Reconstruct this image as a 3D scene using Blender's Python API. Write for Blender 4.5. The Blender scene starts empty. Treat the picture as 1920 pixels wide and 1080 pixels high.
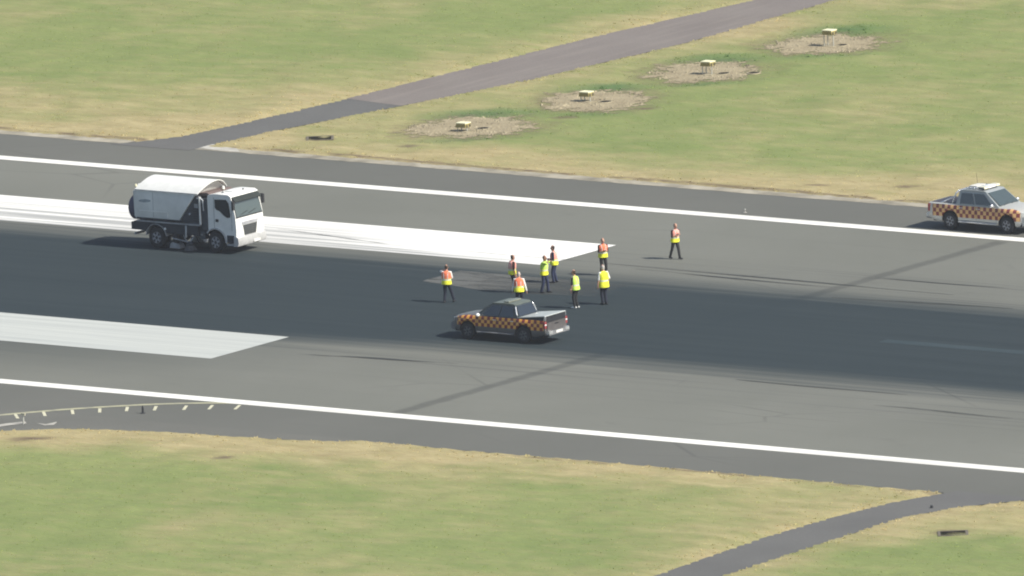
import bpy, bmesh, math, random
import numpy as np
from mathutils import Vector, Matrix

random.seed(7)
rng = np.random.default_rng(11)
S = bpy.context.scene
COL = S.collection

# ------------------------------------------------------------------ camera
# World: X runs along the runway, Y across it (away from the camera = +), Z up, metres.
TH, EL, RO = 0.63852, 0.17250, 0.0436
DIST, FPX = 1100.0, 44000.0
TGT = Vector((5.140, 4.727, 0.0))
Rv = Vector((math.cos(TH), math.sin(TH), 0)); Cv = Vector((math.sin(TH), -math.cos(TH), 0))
bk = Cv*math.cos(EL) + Vector((0, 0, math.sin(EL)))
up = -Cv*math.sin(EL) + Vector((0, 0, math.cos(EL)))
rr = Rv*math.cos(RO) - up*math.sin(RO); uu = up*math.cos(RO) + Rv*math.sin(RO)
CAMPOS = TGT + bk*DIST
cam_d = bpy.data.cameras.new('camera'); cam = bpy.data.objects.new('camera', cam_d); COL.objects.link(cam)
M4 = Matrix((rr, uu, bk)).transposed().to_4x4(); M4.translation = CAMPOS
cam.matrix_world = M4
cam_d.sensor_width = 36.0; cam_d.lens = 36.0*FPX/1920.0
cam_d.clip_start = 5.0; cam_d.clip_end = 12000.0
S.camera = cam

# ------------------------------------------------------------------ sky, sun, exposure
SUN_EL, SUN_AZ = math.radians(43), math.radians(9)
w = bpy.data.worlds.new('World'); S.world = w; w.use_nodes = True
nt = w.node_tree; nt.nodes.clear()
sky = nt.nodes.new('ShaderNodeTexSky'); sky.sky_type = 'NISHITA'; sky.sun_disc = False
sky.sun_elevation = SUN_EL; sky.sun_rotation = math.pi/2 - SUN_AZ
sky.air_density = 1.0; sky.dust_density = 1.5; sky.ozone_density = 1.0
bg = nt.nodes.new('ShaderNodeBackground'); bg.inputs[1].default_value = 0.085
wo = nt.nodes.new('ShaderNodeOutputWorld')
nt.links.new(sky.outputs[0], bg.inputs[0]); nt.links.new(bg.outputs[0], wo.inputs[0])
sd = bpy.data.lights.new('sun', 'SUN'); sd.energy = 4.2; sd.angle = math.radians(0.55); sd.color = (1.0, 0.95, 0.86)
so = bpy.data.objects.new('sun', sd); COL.objects.link(so)
sdir = Vector((math.cos(SUN_EL)*math.cos(SUN_AZ), math.cos(SUN_EL)*math.sin(SUN_AZ), math.sin(SUN_EL)))
so.rotation_euler = sdir.to_track_quat('Z', 'Y').to_euler(); so.location = (300, 40, 320)
S.view_settings.view_transform = 'Standard'; S.view_settings.look = 'None'
S.view_settings.gamma = 1.0; S.view_settings.use_curve_mapping = False
S.view_settings.exposure = 0.62
S.render.engine = 'CYCLES'
S.cycles.filter_width = 2.0
S.cycles.volume_bounces = 0

# ------------------------------------------------------------------ helpers
def at(px, py, z=0.0):
    """point of the ground seen at photograph position px, py"""
    d = rr*((px-960)/FPX) - uu*((py-540)/FPX) - bk
    t = (z - CAMPOS.z)/d.z
    p = CAMPOS + d*t
    return (p.x, p.y)

def tag(o, label=None, cat=None, group=None, kind=None):
    if label: o['label'] = label
    if cat: o['category'] = cat
    if group: o['group'] = group
    if kind: o['kind'] = kind
    return o

def empty(name, loc, rz=0.0, label=None, cat=None, group=None):
    o = bpy.data.objects.new(name, None); COL.objects.link(o)
    o.location = loc; o.rotation_euler = (0, 0, rz); o.empty_display_size = .3
    return tag(o, label, cat, group)

def link(name, me, mats, parent=None):
    if not isinstance(mats, (list, tuple)): mats = [mats]
    if len(me.materials) == 0:
        for m in mats: me.materials.append(m)
    o = bpy.data.objects.new(name, me); COL.objects.link(o)
    if parent is not None: o.parent = parent
    return o

def build(name, bm, mats, parent=None, smooth=False, bevel=0.0, seg=2):
    if bevel > 0:
        es = [e for e in bm.edges if len(e.link_faces) == 2 and e.calc_face_angle(0) > .6]
        if es: bmesh.ops.bevel(bm, geom=es, offset=bevel, segments=seg, affect='EDGES', profile=.6, clamp_overlap=True)
    bmesh.ops.recalc_face_normals(bm, faces=bm.faces)
    if smooth:
        for f in bm.faces: f.smooth = True
        for e in bm.edges:
            if len(e.link_faces) == 2 and e.calc_face_angle(0) > .7: e.smooth = False
    me = bpy.data.meshes.new(name); bm.to_mesh(me); bm.free()
    return link(name, me, mats, parent)

def box(bm, x0, x1, y0, y1, z0, z1, mi=0):
    vs = [bm.verts.new((x, y, z)) for x in (x0, x1) for y in (y0, y1) for z in (z0, z1)]
    for q in ((0,1,3,2),(4,6,7,5),(0,4,5,1),(2,3,7,6),(0,2,6,4),(1,5,7,3)):
        f = bm.faces.new([vs[i] for i in q]); f.material_index = mi
    return vs

def prism(bm, prof, y0, y1, axis='y'):
    """closed profile of (x,z) points extruded along y (or (y,z) along x)"""
    if axis == 'y':
        a = [bm.verts.new((p[0], y0, p[1])) for p in prof]; b = [bm.verts.new((p[0], y1, p[1])) for p in prof]
    elif axis == 'x':
        a = [bm.verts.new((y0, p[0], p[1])) for p in prof]; b = [bm.verts.new((y1, p[0], p[1])) for p in prof]
    else:
        a = [bm.verts.new((p[0], p[1], y0)) for p in prof]; b = [bm.verts.new((p[0], p[1], y1)) for p in prof]
    n = len(prof)
    bm.faces.new(a[::-1]); bm.faces.new(b)
    for i in range(n): bm.faces.new((a[i], a[(i+1) % n], b[(i+1) % n], b[i]))

def quad(bm, pts, thick, mi=0):
    """thin panel through 3 or more points"""
    p = [Vector(q) for q in pts]; n = (p[1]-p[0]).cross(p[2]-p[0]).normalized()*thick
    a = [bm.verts.new(q) for q in p]; b = [bm.verts.new(q+n) for q in p]; k = len(p)
    fs = [bm.faces.new(a[::-1]), bm.faces.new(b)]
    for i in range(k): fs.append(bm.faces.new((a[i], a[(i+1) % k], b[(i+1) % k], b[i])))
    for f in fs: f.material_index = mi

def tube(bm, pts, rad, n=10, side=(0, 1, 0), mi=0, round_ends=True):
    """loft of elliptical rings; rad = r or (r_side, r_other) per point"""
    P = [Vector(p) for p in pts]
    R = [(r, r) if not isinstance(r, (tuple, list)) else r for r in rad]
    if round_ends:
        d0 = (P[1]-P[0]).normalized(); d1 = (P[-1]-P[-2]).normalized()
        m0 = min(R[0]); m1 = min(R[-1])
        P = [P[0]-d0*m0*.75, P[0]-d0*m0*.45] + P + [P[-1]+d1*m1*.45, P[-1]+d1*m1*.75]
        sc = lambda r, k: (max(r[0]-m_*(1-k), r[0]*k*.6), max(r[1]-m_*(1-k), r[1]*k*.6))
        m_ = m0; a = [sc(R[0], .5), sc(R[0], .85)]; m_ = m1; b = [sc(R[-1], .85), sc(R[-1], .5)]
        R = a + R + b
    rings = []; s = Vector(side)
    for i, p in enumerate(P):
        d = (P[min(i+1, len(P)-1)]-P[max(i-1, 0)]).normalized()
        u = s - d*s.dot(d)
        if u.length < 1e-4: u = Vector((1, 0, 0)) - d*d.x
        if u.length < 1e-4: u = Vector((0, 0, 1)) - d*d.z
        u.normalize(); v = d.cross(u); s = u
        rings.append([bm.verts.new(p + u*math.cos(2*math.pi*k/n)*R[i][0] + v*math.sin(2*math.pi*k/n)*R[i][1]) for k in range(n)])
    for a, b in zip(rings, rings[1:]):
        for k in range(n):
            f = bm.faces.new((a[k], a[(k+1) % n], b[(k+1) % n], b[k])); f.material_index = mi
    f = bm.faces.new(rings[0][::-1]); f.material_index = mi
    f = bm.faces.new(rings[-1]); f.material_index = mi
    return rings

def lathe(bm, prof, n=32, axis='y', c=(0, 0, 0), mi=0):
    """prof: (radius, offset along axis)"""
    rings = []
    for r, h in prof:
        ring = []
        for k in range(n):
            a = 2*math.pi*k/n
            if axis == 'y': q = (c[0]+r*math.cos(a), c[1]+h, c[2]+r*math.sin(a))
            elif axis == 'x': q = (c[0]+h, c[1]+r*math.cos(a), c[2]+r*math.sin(a))
            else: q = (c[0]+r*math.cos(a), c[1]+r*math.sin(a), c[2]+h)
            ring.append(bm.verts.new(q))
        rings.append(ring)
    for a, b in zip(rings, rings[1:]):
        for k in range(n):
            f = bm.faces.new((a[k], a[(k+1) % n], b[(k+1) % n], b[k])); f.material_index = mi
    f = bm.faces.new(rings[0][::-1]); f.material_index = mi
    f = bm.faces.new(rings[-1]); f.material_index = mi

def ellipsoid(bm, c, r, n=12, m=8, mi=0):
    prof = []
    rings = []
    for j in range(1, m):
        t = math.pi*j/m
        rings.append([bm.verts.new((c[0]+r[0]*math.sin(t)*math.cos(2*math.pi*k/n), c[1]+r[1]*math.sin(t)*math.sin(2*math.pi*k/n), c[2]-r[2]*math.cos(t))) for k in range(n)])
    for a, b in zip(rings, rings[1:]):
        for k in range(n):
            bm.faces.new((a[k], a[(k+1) % n], b[(k+1) % n], b[k])).material_index = mi
    bm.faces.new(rings[0][::-1]).material_index = mi; bm.faces.new(rings[-1]).material_index = mi

def B(): return bmesh.new()

# ------------------------------------------------------------------ materials
class N:
    def __init__(s, name):
        s.m = bpy.data.materials.new(name); s.m.use_nodes = True
        s.t = s.m.node_tree; s.t.nodes.clear()
        s.out = s.t.nodes.new('ShaderNodeOutputMaterial'); s.p = s.t.nodes.new('ShaderNodeBsdfPrincipled')
        s.t.links.new(s.p.outputs[0], s.out.inputs[0])
    def n(s, typ, **kw):
        o = s.t.nodes.new('ShaderNode'+typ)
        for k, v in kw.items(): setattr(o, k, v)
        return o
    def l(s, a, b): s.t.links.new(a, b)
    def val(s, sock, v):
        if hasattr(v, 'is_output') or isinstance(v, bpy.types.NodeSocket): s.l(v, sock)
        else: sock.default_value = v
    def math(s, op, a, b=0.0, c=None, clamp=False):
        o = s.n('Math', operation=op); o.use_clamp = clamp
        s.val(o.inputs[0], a); s.val(o.inputs[1], b)
        if c is not None: s.val(o.inputs[2], c)
        return o.outputs[0]
    def co(s, scale=(1, 1, 1), kind='Object', rot=0.0):
        c = s.n('TexCoord'); m = s.n('Mapping'); m.inputs['Scale'].default_value = scale
        m.inputs['Rotation'].default_value = (0, 0, rot)
        s.l(c.outputs[kind], m.inputs[0]); return m.outputs[0]
    def noise(s, scale, vec, detail=4, rough=.55):
        o = s.n('TexNoise'); o.inputs['Scale'].default_value = scale; o.inputs['Detail'].default_value = detail
        o.inputs['Roughness'].default_value = rough
        s.l(vec, o.inputs['Vector']); return o.outputs['Fac']
    def ramp(s, f, a, b, lo=0.0, hi=1.0):
        o = s.n('MapRange'); o.inputs[1].default_value = a; o.inputs[2].default_value = b
        o.inputs[3].default_value = lo; o.inputs[4].default_value = hi
        s.val(o.inputs[0], f); return o.outputs[0]
    def mix(s, f, a, b, blend='MIX'):
        o = s.n('Mix', data_type='RGBA', blend_type=blend)
        s.val(o.inputs[0], f)
        for i, v in ((6, a), (7, b)):
            if isinstance(v, tuple): o.inputs[i].default_value = (*v[:3], 1)
            else: s.l(v, o.inputs[i])
        return o.outputs[2]
    def base(s, c):
        if isinstance(c, tuple): s.p.inputs['Base Color'].default_value = (*c, 1)
        else: s.l(c, s.p.inputs['Base Color'])
    def bump(s, h, strength=.5, dist=.02):
        o = s.n('Bump'); o.inputs['Strength'].default_value = strength; o.inputs['Distance'].default_value = dist
        s.l(h, o.inputs['Height']); s.l(o.outputs[0], s.p.inputs['Normal'])
    def set(s, rough=.6, metal=0.0, spec=.5):
        s.p.inputs['Roughness'].default_value = rough; s.p.inputs['Metallic'].default_value = metal
        s.p.inputs['Specular IOR Level'].default_value = spec; return s.m

MC = {}
def mat(name, c, rough=.6, metal=0.0, spec=.5, var=.16, scale=3.0):
    if name in MC: return MC[name]
    a = N(name); v = a.co()
    f = a.noise(scale, v, 5)
    a.base(a.mix(a.ramp(f, .3, .7), tuple(x*(1-var) for x in c), tuple(min(1, x*(1+var)) for x in c)))
    r = a.ramp(a.noise(scale*2.3, v, 3), .3, .7, max(0, rough-.08), min(1, rough+.08)); a.l(r, a.p.inputs['Roughness'])
    a.set(rough, metal, spec); MC[name] = a.m
    return a.m

# ---- asphalt with rubber deposits (deposits are real stains; laid out in runway coordinates)
a = N('runway_asphalt')
tc = a.n('TexCoord'); sep = a.n('SeparateXYZ'); a.l(tc.outputs['Object'], sep.inputs[0]); X, Y = sep.outputs[0], sep.outputs[1]
streak = a.noise(1.0, a.co((.035, 1.1, 1)), 6, .62)          # long streaks along the runway
streak2 = a.noise(1.0, a.co((.018, 4.5, 1)), 4, .6)
blot = a.noise(.07, a.co(), 4)
fine = a.noise(14, a.co(), 3)
yj = a.math('ADD', Y, a.math('MULTIPLY_ADD', streak, 3.4, -1.7))
yj = a.math('ADD', yj, a.math('MULTIPLY_ADD', streak2, 2.6, -1.3))
shift = a.ramp(X, -30, 12, 2.6, 0.0)                        # band drifts a little
ylo = a.math('ADD', a.math('MULTIPLY', shift, -2.2), -9.0)
up_edge = a.ramp(yj, 7.2, 10.6, 1.0, 0.0)
lo_edge = a.n('MapRange'); a.l(yj, lo_edge.inputs[0]); a.l(a.math('ADD', ylo, -2.2), lo_edge.inputs[1]); a.l(a.math('ADD', ylo, 1.2), lo_edge.inputs[2])
rub = a.math('MULTIPLY', up_edge, lo_edge.outputs[0])
# lighter haze of rubber beyond the solid band, and single skid streaks
wide = a.math('MULTIPLY', a.ramp(yj, 11, 17, 1, 0), a.ramp(yj, -19, -11, 0, 1))
skid = a.ramp(a.noise(1.0, a.co((.028, 3.2, 1)), 2, .5), .60, .70)
skid = a.math('MULTIPLY', a.math('MULTIPLY', skid, wide), .75)
wear = a.math('MULTIPLY', wide, a.ramp(streak, .3, .7, .02, .24))
light = a.mix(a.ramp(blot, .3, .7), (.145, .149, .127), (.178, .181, .156))
light = a.mix(a.ramp(fine, .3, .7, 0, .35), light, (.100, .101, .088))
shoulder = a.mix(a.ramp(blot, .3, .7), (.104, .106, .093), (.126, .127, .112))
ay = a.math('ABSOLUTE', Y)
c = a.mix(a.ramp(ay, 25.1, 25.4), light, shoulder)
# seams of the paving lanes, faint
lane = a.math('ABSOLUTE', a.math('SUBTRACT', a.math('FRACT', a.math('MULTIPLY', Y, 1/3.75)), .5))
c = a.mix(a.math('MULTIPLY', a.ramp(lane, .006, .012, 1, 0), a.ramp(streak2, .45, .6, 0, .35)), c, (.07, .07, .066))
# tar band across the runway
xj = a.math('ADD', X, a.math('MULTIPLY_ADD', a.noise(.5, a.co(), 3), .5, -.25))
seam = a.ramp(a.math('ABSOLUTE', a.math('SUBTRACT', xj, 19.66)), .22, .5, 1, 0)
seam = a.math('MULTIPLY', a.math('MULTIPLY', seam, a.ramp(ay, 23.9, 24.3, 1, 0)), a.ramp(streak2, .2, .8, .35, .75))
c = a.mix(seam, c, (.062, .064, .058))
c = a.mix(wear, c, (.052, .056, .055))
c = a.mix(skid, c, (.045, .046, .048))
low = a.math('MULTIPLY', a.ramp(X, -8, 9, .62, 0), a.math('MULTIPLY', a.ramp(yj, -22.5, -17.5, 0, 1), a.ramp(yj, -9, -4, 1, 0)))
c = a.mix(low, c, (.058, .066, .062))
# single grinding marks, stains and crack sealant, all in runway coordinates
st = a.ramp(a.noise(.55, a.co((.5, 1, 1)), 5, .7), .60, .72, 0, .28)
c = a.mix(st, c, (.085, .086, .078))
cr = a.n('TexVoronoi', feature='DISTANCE_TO_EDGE'); cr.inputs['Scale'].default_value = .16; a.l(a.co((.35, 1, 1)), cr.inputs['Vector'])
c = a.mix(a.math('MULTIPLY', a.ramp(cr.outputs['Distance'], .003, .008, 1, 0), a.ramp(blot, .5, .62, 0, .4)), c, (.06, .06, .056))
dark = a.mix(a.ramp(streak, .35, .7), (.014, .024, .029), (.022, .033, .038))
c = a.mix(a.math('MULTIPLY', rub, .97), c, dark)
a.base(c); a.bump(fine, .35, .01); M_ASPH = a.set(.92, 0, .25)

def asphalt(name, c0, c1, c2=None):
    a = N(name); v = a.co()
    c = a.mix(a.ramp(a.noise(.25, v, 5), .3, .7), c0, c1)
    c = a.mix(a.ramp(a.noise(9, v, 4), .42, .75, 0, .5), c, tuple(x*.7 for x in c0))
    if c2: c = a.mix(a.ramp(a.noise(1.0, a.co((1.6, .12, 1)), 4), .5, .7, 0, .6), c, c2)
    a.base(c); a.bump(a.noise(14, v, 3), .4, .01); return a.set(.9, 0, .3)
M_TRACK = asphalt('track_asphalt', (.106, .105, .100), (.128, .127, .120))
M_OLDTRACK = asphalt('old_track_asphalt', (.172, .150, .136), (.200, .177, .160), (.225, .200, .175))
def broken(name, c, lo, hi, fade=None, stretch=(.06, 3.0, 1)):
    a = N(name); v = a.co(); a.base(a.mix(a.ramp(a.noise(9, v, 4), .3, .7), tuple(x*.85 for x in c), tuple(x*1.15 for x in c))); a.set(.88, 0, .3)
    f = a.ramp(a.noise(1.0, a.co(stretch), 5, .65), lo, hi)
    if fade: 
        tc = a.n('TexCoord'); sp = a.n('SeparateXYZ'); a.l(tc.outputs['Object'], sp.inputs[0])
        f = a.math('MULTIPLY', f, a.ramp(sp.outputs[0], fade[0], fade[1], 1, 0))
    a.l(f, a.p.inputs['Alpha']); return a.m
M_PATCH = broken('patch_asphalt', (.098, .100, .093), .28, .52, (2.5, 11.0), (.25, 1.6, 1))
M_SKID = broken('skid_rubber', (.042, .045, .044), .36, .62)

# ---- paint, worn where tyres cross it
def paint(name, c, wornc, lo, hi, streaky=.05, gain=1.0):
    a = N(name)
    s1 = a.noise(1.0, a.co((streaky, 2.6, 1)), 6, .65)
    s2 = a.noise(6.0, a.co(), 4)
    f = a.math('MULTIPLY', a.math('ADD', a.ramp(s1, lo, hi), a.ramp(s2, .6, .9, 0, .25)), gain, clamp=True)
    a.base(a.mix(f, c, wornc)); return a.set(.7, 0, .35), a
M_PAINT, _ = paint('line_paint', (.80, .79, .73), (.40, .39, .355), .44, .86)
M_LOWPAINT, _ = paint('rubbered_paint', (.47, .485, .45), (.33, .35, .335), .40, .80)
# upper marking: bright, with rubber streaks toward its left half and its near edge
a = N('marking_paint'); tc = a.n('TexCoord'); sep = a.n('SeparateXYZ'); a.l(tc.outputs['Object'], sep.inputs[0])
s1 = a.noise(1.0, a.co((.03, 2.4, 1)), 6, .65); s2 = a.noise(1.0, a.co((.05, 7, 1)), 4, .6)
g = a.math('MULTIPLY', a.ramp(sep.outputs[0], -12, -3, 1, .0), a.ramp(sep.outputs[1], 11.5, 15.8, 1.0, .25))
near = a.math('MULTIPLY', a.ramp(sep.outputs[1], 10.6, 11.6, 1, 0), a.ramp(sep.outputs[0], 0, 3.2, 1, .2))
f = a.math('MULTIPLY', a.math('ADD', a.ramp(s1, .38, .62), a.ramp(s2, .46, .66, 0, .7)), a.math('ADD', g, near, clamp=True), clamp=True)
a.base(a.mix(a.math('MULTIPLY', f, .8), (.82, .81, .76), (.20, .205, .20))); M_MARK = a.set(.7, 0, .35)
M_YEL, _ = paint('yellow_line_paint', (.40, .385, .25), (.22, .215, .17), .45, .7, .5)
M_DASH, _ = paint('pale_dash_paint', (.55, .53, .38), (.36, .35, .27), .5, .8, .5)

# ---- grass: attributes dry / lush / soil hold the field's growth pattern; soil also carries painted shade
def grass_mat(name, blade):
    a = N(name)
    at_d = a.n('Attribute'); at_d.attribute_name = 'dry'; at_l = a.n('Attribute'); at_l.attribute_name = 'lush'; at_s = a.n('Attribute'); at_s.attribute_name = 'soil'
    v = a.co((.35, 1.0, 1), rot=-TH)   # mowing drift gives slightly drawn-out patches
    n1 = a.noise(.9, v, 6, .6); n2 = a.noise(.16, v, 4, .55); n3 = a.noise(5.0, v, 5, .65)
    green = a.mix(a.ramp(n2, .3, .7), (.176, .222, .073), (.228, .258, .096))
    green = a.mix(a.ramp(n3, .35, .7, 0, .55), green, (.130, .168, .058))
    drycol = a.mix(a.ramp(n1, .3, .72), (.310, .258, .130), (.405, .345, .185))
    drycol = a.mix(a.ramp(n3, .45, .75, 0, .6), drycol, (.215, .170, .082))
    df = a.math('ADD', at_d.outputs['Fac'], a.math('ADD', a.ramp(n1, .25, .75, -.26, .26), a.ramp(n3, .25, .75, -.2, .2)), clamp=True)
    c = a.mix(df, green, drycol)
    c = a.mix(a.math('MULTIPLY', at_l.outputs['Fac'], a.ramp(n1, .3, .6, .5, 1)), c, (.085, .150, .055))
    sf = a.math('ADD', at_s.outputs['Fac'], a.ramp(n3, .3, .7, -.25, .25), clamp=True)
    sf = a.math('MULTIPLY', sf, a.ramp(at_s.outputs['Fac'], .02, .2))
    c = a.mix(sf, c, a.mix(a.ramp(n3, .4, .65), (.105, .078, .052), (.165, .122, .082)))
    a.base(c); a.bump(n3, .6, .08); M_GRASS = a.set(.9, 0, .15)
    if not blade: return M_GRASS
    df_ = a.n('BsdfDiffuse'); tr_ = a.n('BsdfTranslucent'); mx = a.n('MixShader'); mx.inputs[0].default_value = .5
    gain = a.mix(1.0, c, (1.95, 1.95, 1.95), 'MULTIPLY')  # blade colour brightened to offset the shade on their dark sides
    a.l(gain, df_.inputs['Color']); a.l(gain, tr_.inputs['Color']); a.l(df_.outputs[0], mx.inputs[1]); a.l(tr_.outputs[0], mx.inputs[2])
    a.l(mx.outputs[0], a.out.inputs[0]); a.t.nodes.remove(a.p)
    return a.m
M_GRASS = grass_mat('grass', False); M_BLADE = grass_mat('grass_blade', True)

a = N('gravel'); v = a.co()
vo = a.n('TexVoronoi'); vo.inputs['Scale'].default_value = 7.0; a.l(v, vo.inputs['Vector'])
c = a.mix(a.ramp(a.noise(.9, v, 5), .3, .7), (.270, .226, .142), (.350, .298, .192))
c = a.mix(a.ramp(vo.outputs['Distance'], .0, .5, .45, 0), c, (.17, .13, .095))
c = a.mix(a.ramp(a.noise(3.2, v, 4), .6, .8, 0, .6), c, (.47, .41, .31))
ra_ = a.n('Attribute'); ra_.attribute_name = 'rim'
a.l(a.ramp(a.math('ADD', ra_.outputs['Fac'], a.ramp(a.noise(1.6, v, 5, .65), .25, .75, -.42, .42)), .80, 1.02, 1, 0), a.p.inputs['Alpha'])
a.base(c); a.bump(vo.outputs['Distance'], .6, .06); M_GRAVEL = a.set(.95, 0, .2)
M_PEBBLE = mat('pebble', (.30, .262, .175), .9, 0, .3, .5, .9)
M_VERGE = mat('verge_gravel', (.300, .275, .215), .95, 0, .2, .35, .8)
M_CONC = mat('concrete', (.40, .385, .34), .9, 0, .3, .3, 1.2)
M_HOLE = mat('pit_grate', (.018, .017, .014), .95, 0, .05, .3, 4)

# ------------------------------------------------------------------ ground layout
def vnoise(x, y, seed):
    r = np.random.default_rng(seed); T = r.random((256, 256))
    xi = np.floor(x).astype(int); yi = np.floor(y).astype(int); fx = x-xi; fy = y-yi
    fx = fx*fx*(3-2*fx); fy = fy*fy*(3-2*fy)
    g = lambda i, j: T[i % 256, j % 256]
    return (g(xi, yi)*(1-fx)+g(xi+1, yi)*fx)*(1-fy) + (g(xi, yi+1)*(1-fx)+g(xi+1, yi+1)*fx)*fy
def fbm(x, y, seed, o=4):
    s = 0; a_ = .5; t = 0
    for k in range(o):
        s = s + a_*vnoise(x*2**k+17.3*k, y*2**k+5.1*k, seed+k); t += a_; a_ *= .55
    return s/t

EDGE_T, EDGE_B = 30.45, -30.55       # outer edges of the paved shoulders
PATH_T = [(-37.6, 30.0), (-36.7, 31.2), (-35.7, 33.2), (-35.2, 37.0), (-34.6, 45.0), (-34.4, 51.7), (-34.0, 64.7), (-33.0, 77.0), (-30.5, 110), (-24, 190), (-15, 300),
          (-9, 300), (-19, 190), (-26.5, 110), (-29.0, 79.0), (-28.4, 65.6), (-29.2, 53.4), (-30.6, 45.2), (-32.3, 36.0), (-32.6, 32.6), (-32.8, 30.0)]
PATH_B = [(55.0, -30.0), (53.9, -33.5), (53.5, -38), (53.5, -43), (54.3, -51.7), (55.5, -75), (56, -300), (60, -300), (59.3, -75), (57.2, -50.5), (56.7, -41.5), (56.5, -36), (57.5, -33), (59.6, -30.0)]
PATH_L = [(22.0, -30.3)] + [at(*q) for q in ((660, 829.5), (520, 824), (400, 817), (290, 810), (200, 806), (100, 805), (0, 810), (-150, 822), (-400, 848))] + [(-75, -80), (-85, -60), (-60, -30.3)]
def inside(px, py, poly):
    c_ = np.zeros(px.shape, bool); n = len(poly)
    for i in range(n):
        x1, y1 = poly[i]; x2, y2 = poly[i-1]
        if y1 == y2: continue
        c_ ^= ((y1 > py) != (y2 > py)) & (px < (x2-x1)*(py-y1)/(y2-y1)+x1)
    return c_
def pdist(px, py, poly):
    d = np.full(px.shape, 1e9); n = len(poly)
    for i in range(n):
        ax, ay_ = poly[i-1]; bx_, by_ = poly[i]; vx, vy = bx_-ax, by_-ay_
        t = np.clip(((px-ax)*vx+(py-ay_)*vy)/(vx*vx+vy*vy+1e-9), 0, 1)
        d = np.minimum(d, np.hypot(px-ax-t*vx, py-ay_-t*vy))
    return d
BEDS = []      # gravel clearings: centre, half sizes along image right / depth
for cx, cy, hw in ((880, 240, 128), (1112, 192, 112), (1322, 137, 116), (1548, 85, 122)):
    q = at(cx, cy); BEDS.append((q[0], q[1], hw/40.0))
def bed_r(px, py):
    out = np.full(px.shape, 9.0)
    for k, (cx, cy, h) in enumerate(BEDS):
        dx, dy = px-cx, py-cy
        r_ = dx*math.cos(TH)+dy*math.sin(TH); c_ = dx*math.sin(TH)-dy*math.cos(TH)
        q = np.sqrt((r_/h)**2 + (c_/3.0)**2) + .75*(fbm(px*.7+9*k, py*.7, 77)-.5) + .3*(fbm(px*2.5, py*2.5, 79)-.5)
        out = np.minimum(out, q)
    return out
def blob(px, py, cx, cy, rw, rd):
    q = at(cx, cy); dx, dy = px-q[0], py-q[1]
    r_ = dx*math.cos(TH)+dy*math.sin(TH); c_ = dx*math.sin(TH)-dy*math.cos(TH)
    return np.clip(1.25-np.sqrt((r_*40/rw)**2+(c_*6.9/rd)**2), 0, 1)
def field(px, py):
    """dryness, lushness, bare soil (with painted shade of dips and lip) at ground points"""
    dr = np.minimum(np.abs(py-EDGE_T-.7), np.abs(py-EDGE_B))
    dr = np.where((py < EDGE_T) & (py > EDGE_B), 0, dr)
    dp = np.minimum(np.minimum(pdist(px, py, PATH_T), pdist(px, py, PATH_B)), pdist(px, py, PATH_L))
    n1 = fbm(px*.10, py*.10, 3); n2 = fbm(px*.4, py*.4, 23)
    dry = .19 + .75*np.exp(-(dr/(5.5*(.35+1.3*n1)))**1.4) + .48*np.exp(-(dp/(4.2*(.3+1.4*n1)))**1.3) + .9*(n1-.5) + .45*(n2-.5)
    # named dry and green places
    for cx, cy, rw, rd, k in ((90, 830, 170, 28, .55), (300, 235, 230, 22, .25), (1500, 350, 320, 22, .25), (640, 180, 200, 25, .2), (1780, 985, 180, 40, .35), (1180, 60, 170, 30, .1), (1420, 60, 120, 25, .35), (1340, 1050, 60, 60, .3), (1480, 1060, 110, 24, .3),
                              (1620, 190, 180, 40, .22), (1420, 262, 60, 9, .4), (860, 290, 100, 14, .5),(480, 265, 130, 12, .3), (900, 850, 260, 12, .2)):
        dry = dry + k*blob(px, py, cx, cy, rw, rd)
    for cx, cy, rw, rd, k in ((420, 90, 380, 80, .25), (120, 60, 120, 60, .1), (1050, 20, 300, 30, .2), (1080, 225, 260, 28, .35), (1250, 190, 150, 18, .3), (1740, 60, 190, 40, .35), (100, 950, 190, 90, .42), (1800, 1050, 200, 28, .45), (900, 1050, 400, 60, .3)):
        dry = dry - k*blob(px, py, cx, cy, rw, rd)
    b = bed_r(px, py)
    lush = np.zeros(px.shape)
    for (cx, cy, h) in BEDS:        # uncut grass along the far right rim of each clearing
        dx, dy = px-cx, py-cy
        r_ = dx*math.cos(TH)+dy*math.sin(TH); c_ = dx*math.sin(TH)-dy*math.cos(TH)
        q = np.sqrt(((r_-h*.25)/(h*.95))**2 + ((c_+3.6)/1.5)**2)
        lush = np.maximum(lush, np.clip(1.3-q, 0, 1))
        q = np.sqrt(((r_+h*.1)/(h*.9))**2 + ((c_-3.8)/1.1)**2); lush = np.maximum(lush, np.clip(1.1-q, 0, 1)*.7)
    soil = np.clip(1.0-np.abs(dr-.15-.5*n2)/.28, 0, 1)*np.clip((fbm(px*.5, py*.5, 91)-np.where(py > 0, .36, .46))*6, 0, 1)  # edge soil line, also painting the grass lip's thin dark shadow
    for cx, cy, rw, rd in ((600, 263, 32, 3), (768, 278, 22, 3), (1530, 349, 26, 2.5), (1700, 351, 30, 2.5), (1210, 205, 30, 3), (1060, 222, 30, 3), (60, 826, 45, 4), (1780, 1000, 34, 4), (420, 863, 24, 3)):  # two right-hand far-verge spots paint shaded dips in soil brown
        soil = np.maximum(soil, blob(px, py, cx, cy, rw, rd))
    soil = np.maximum(soil, np.clip(1.6-b, 0, .6)*.55)
    return np.clip(dry, 0, 1), np.clip(lush, 0, 1), np.clip(soil, 0, 1), b, dr, dp

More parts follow.
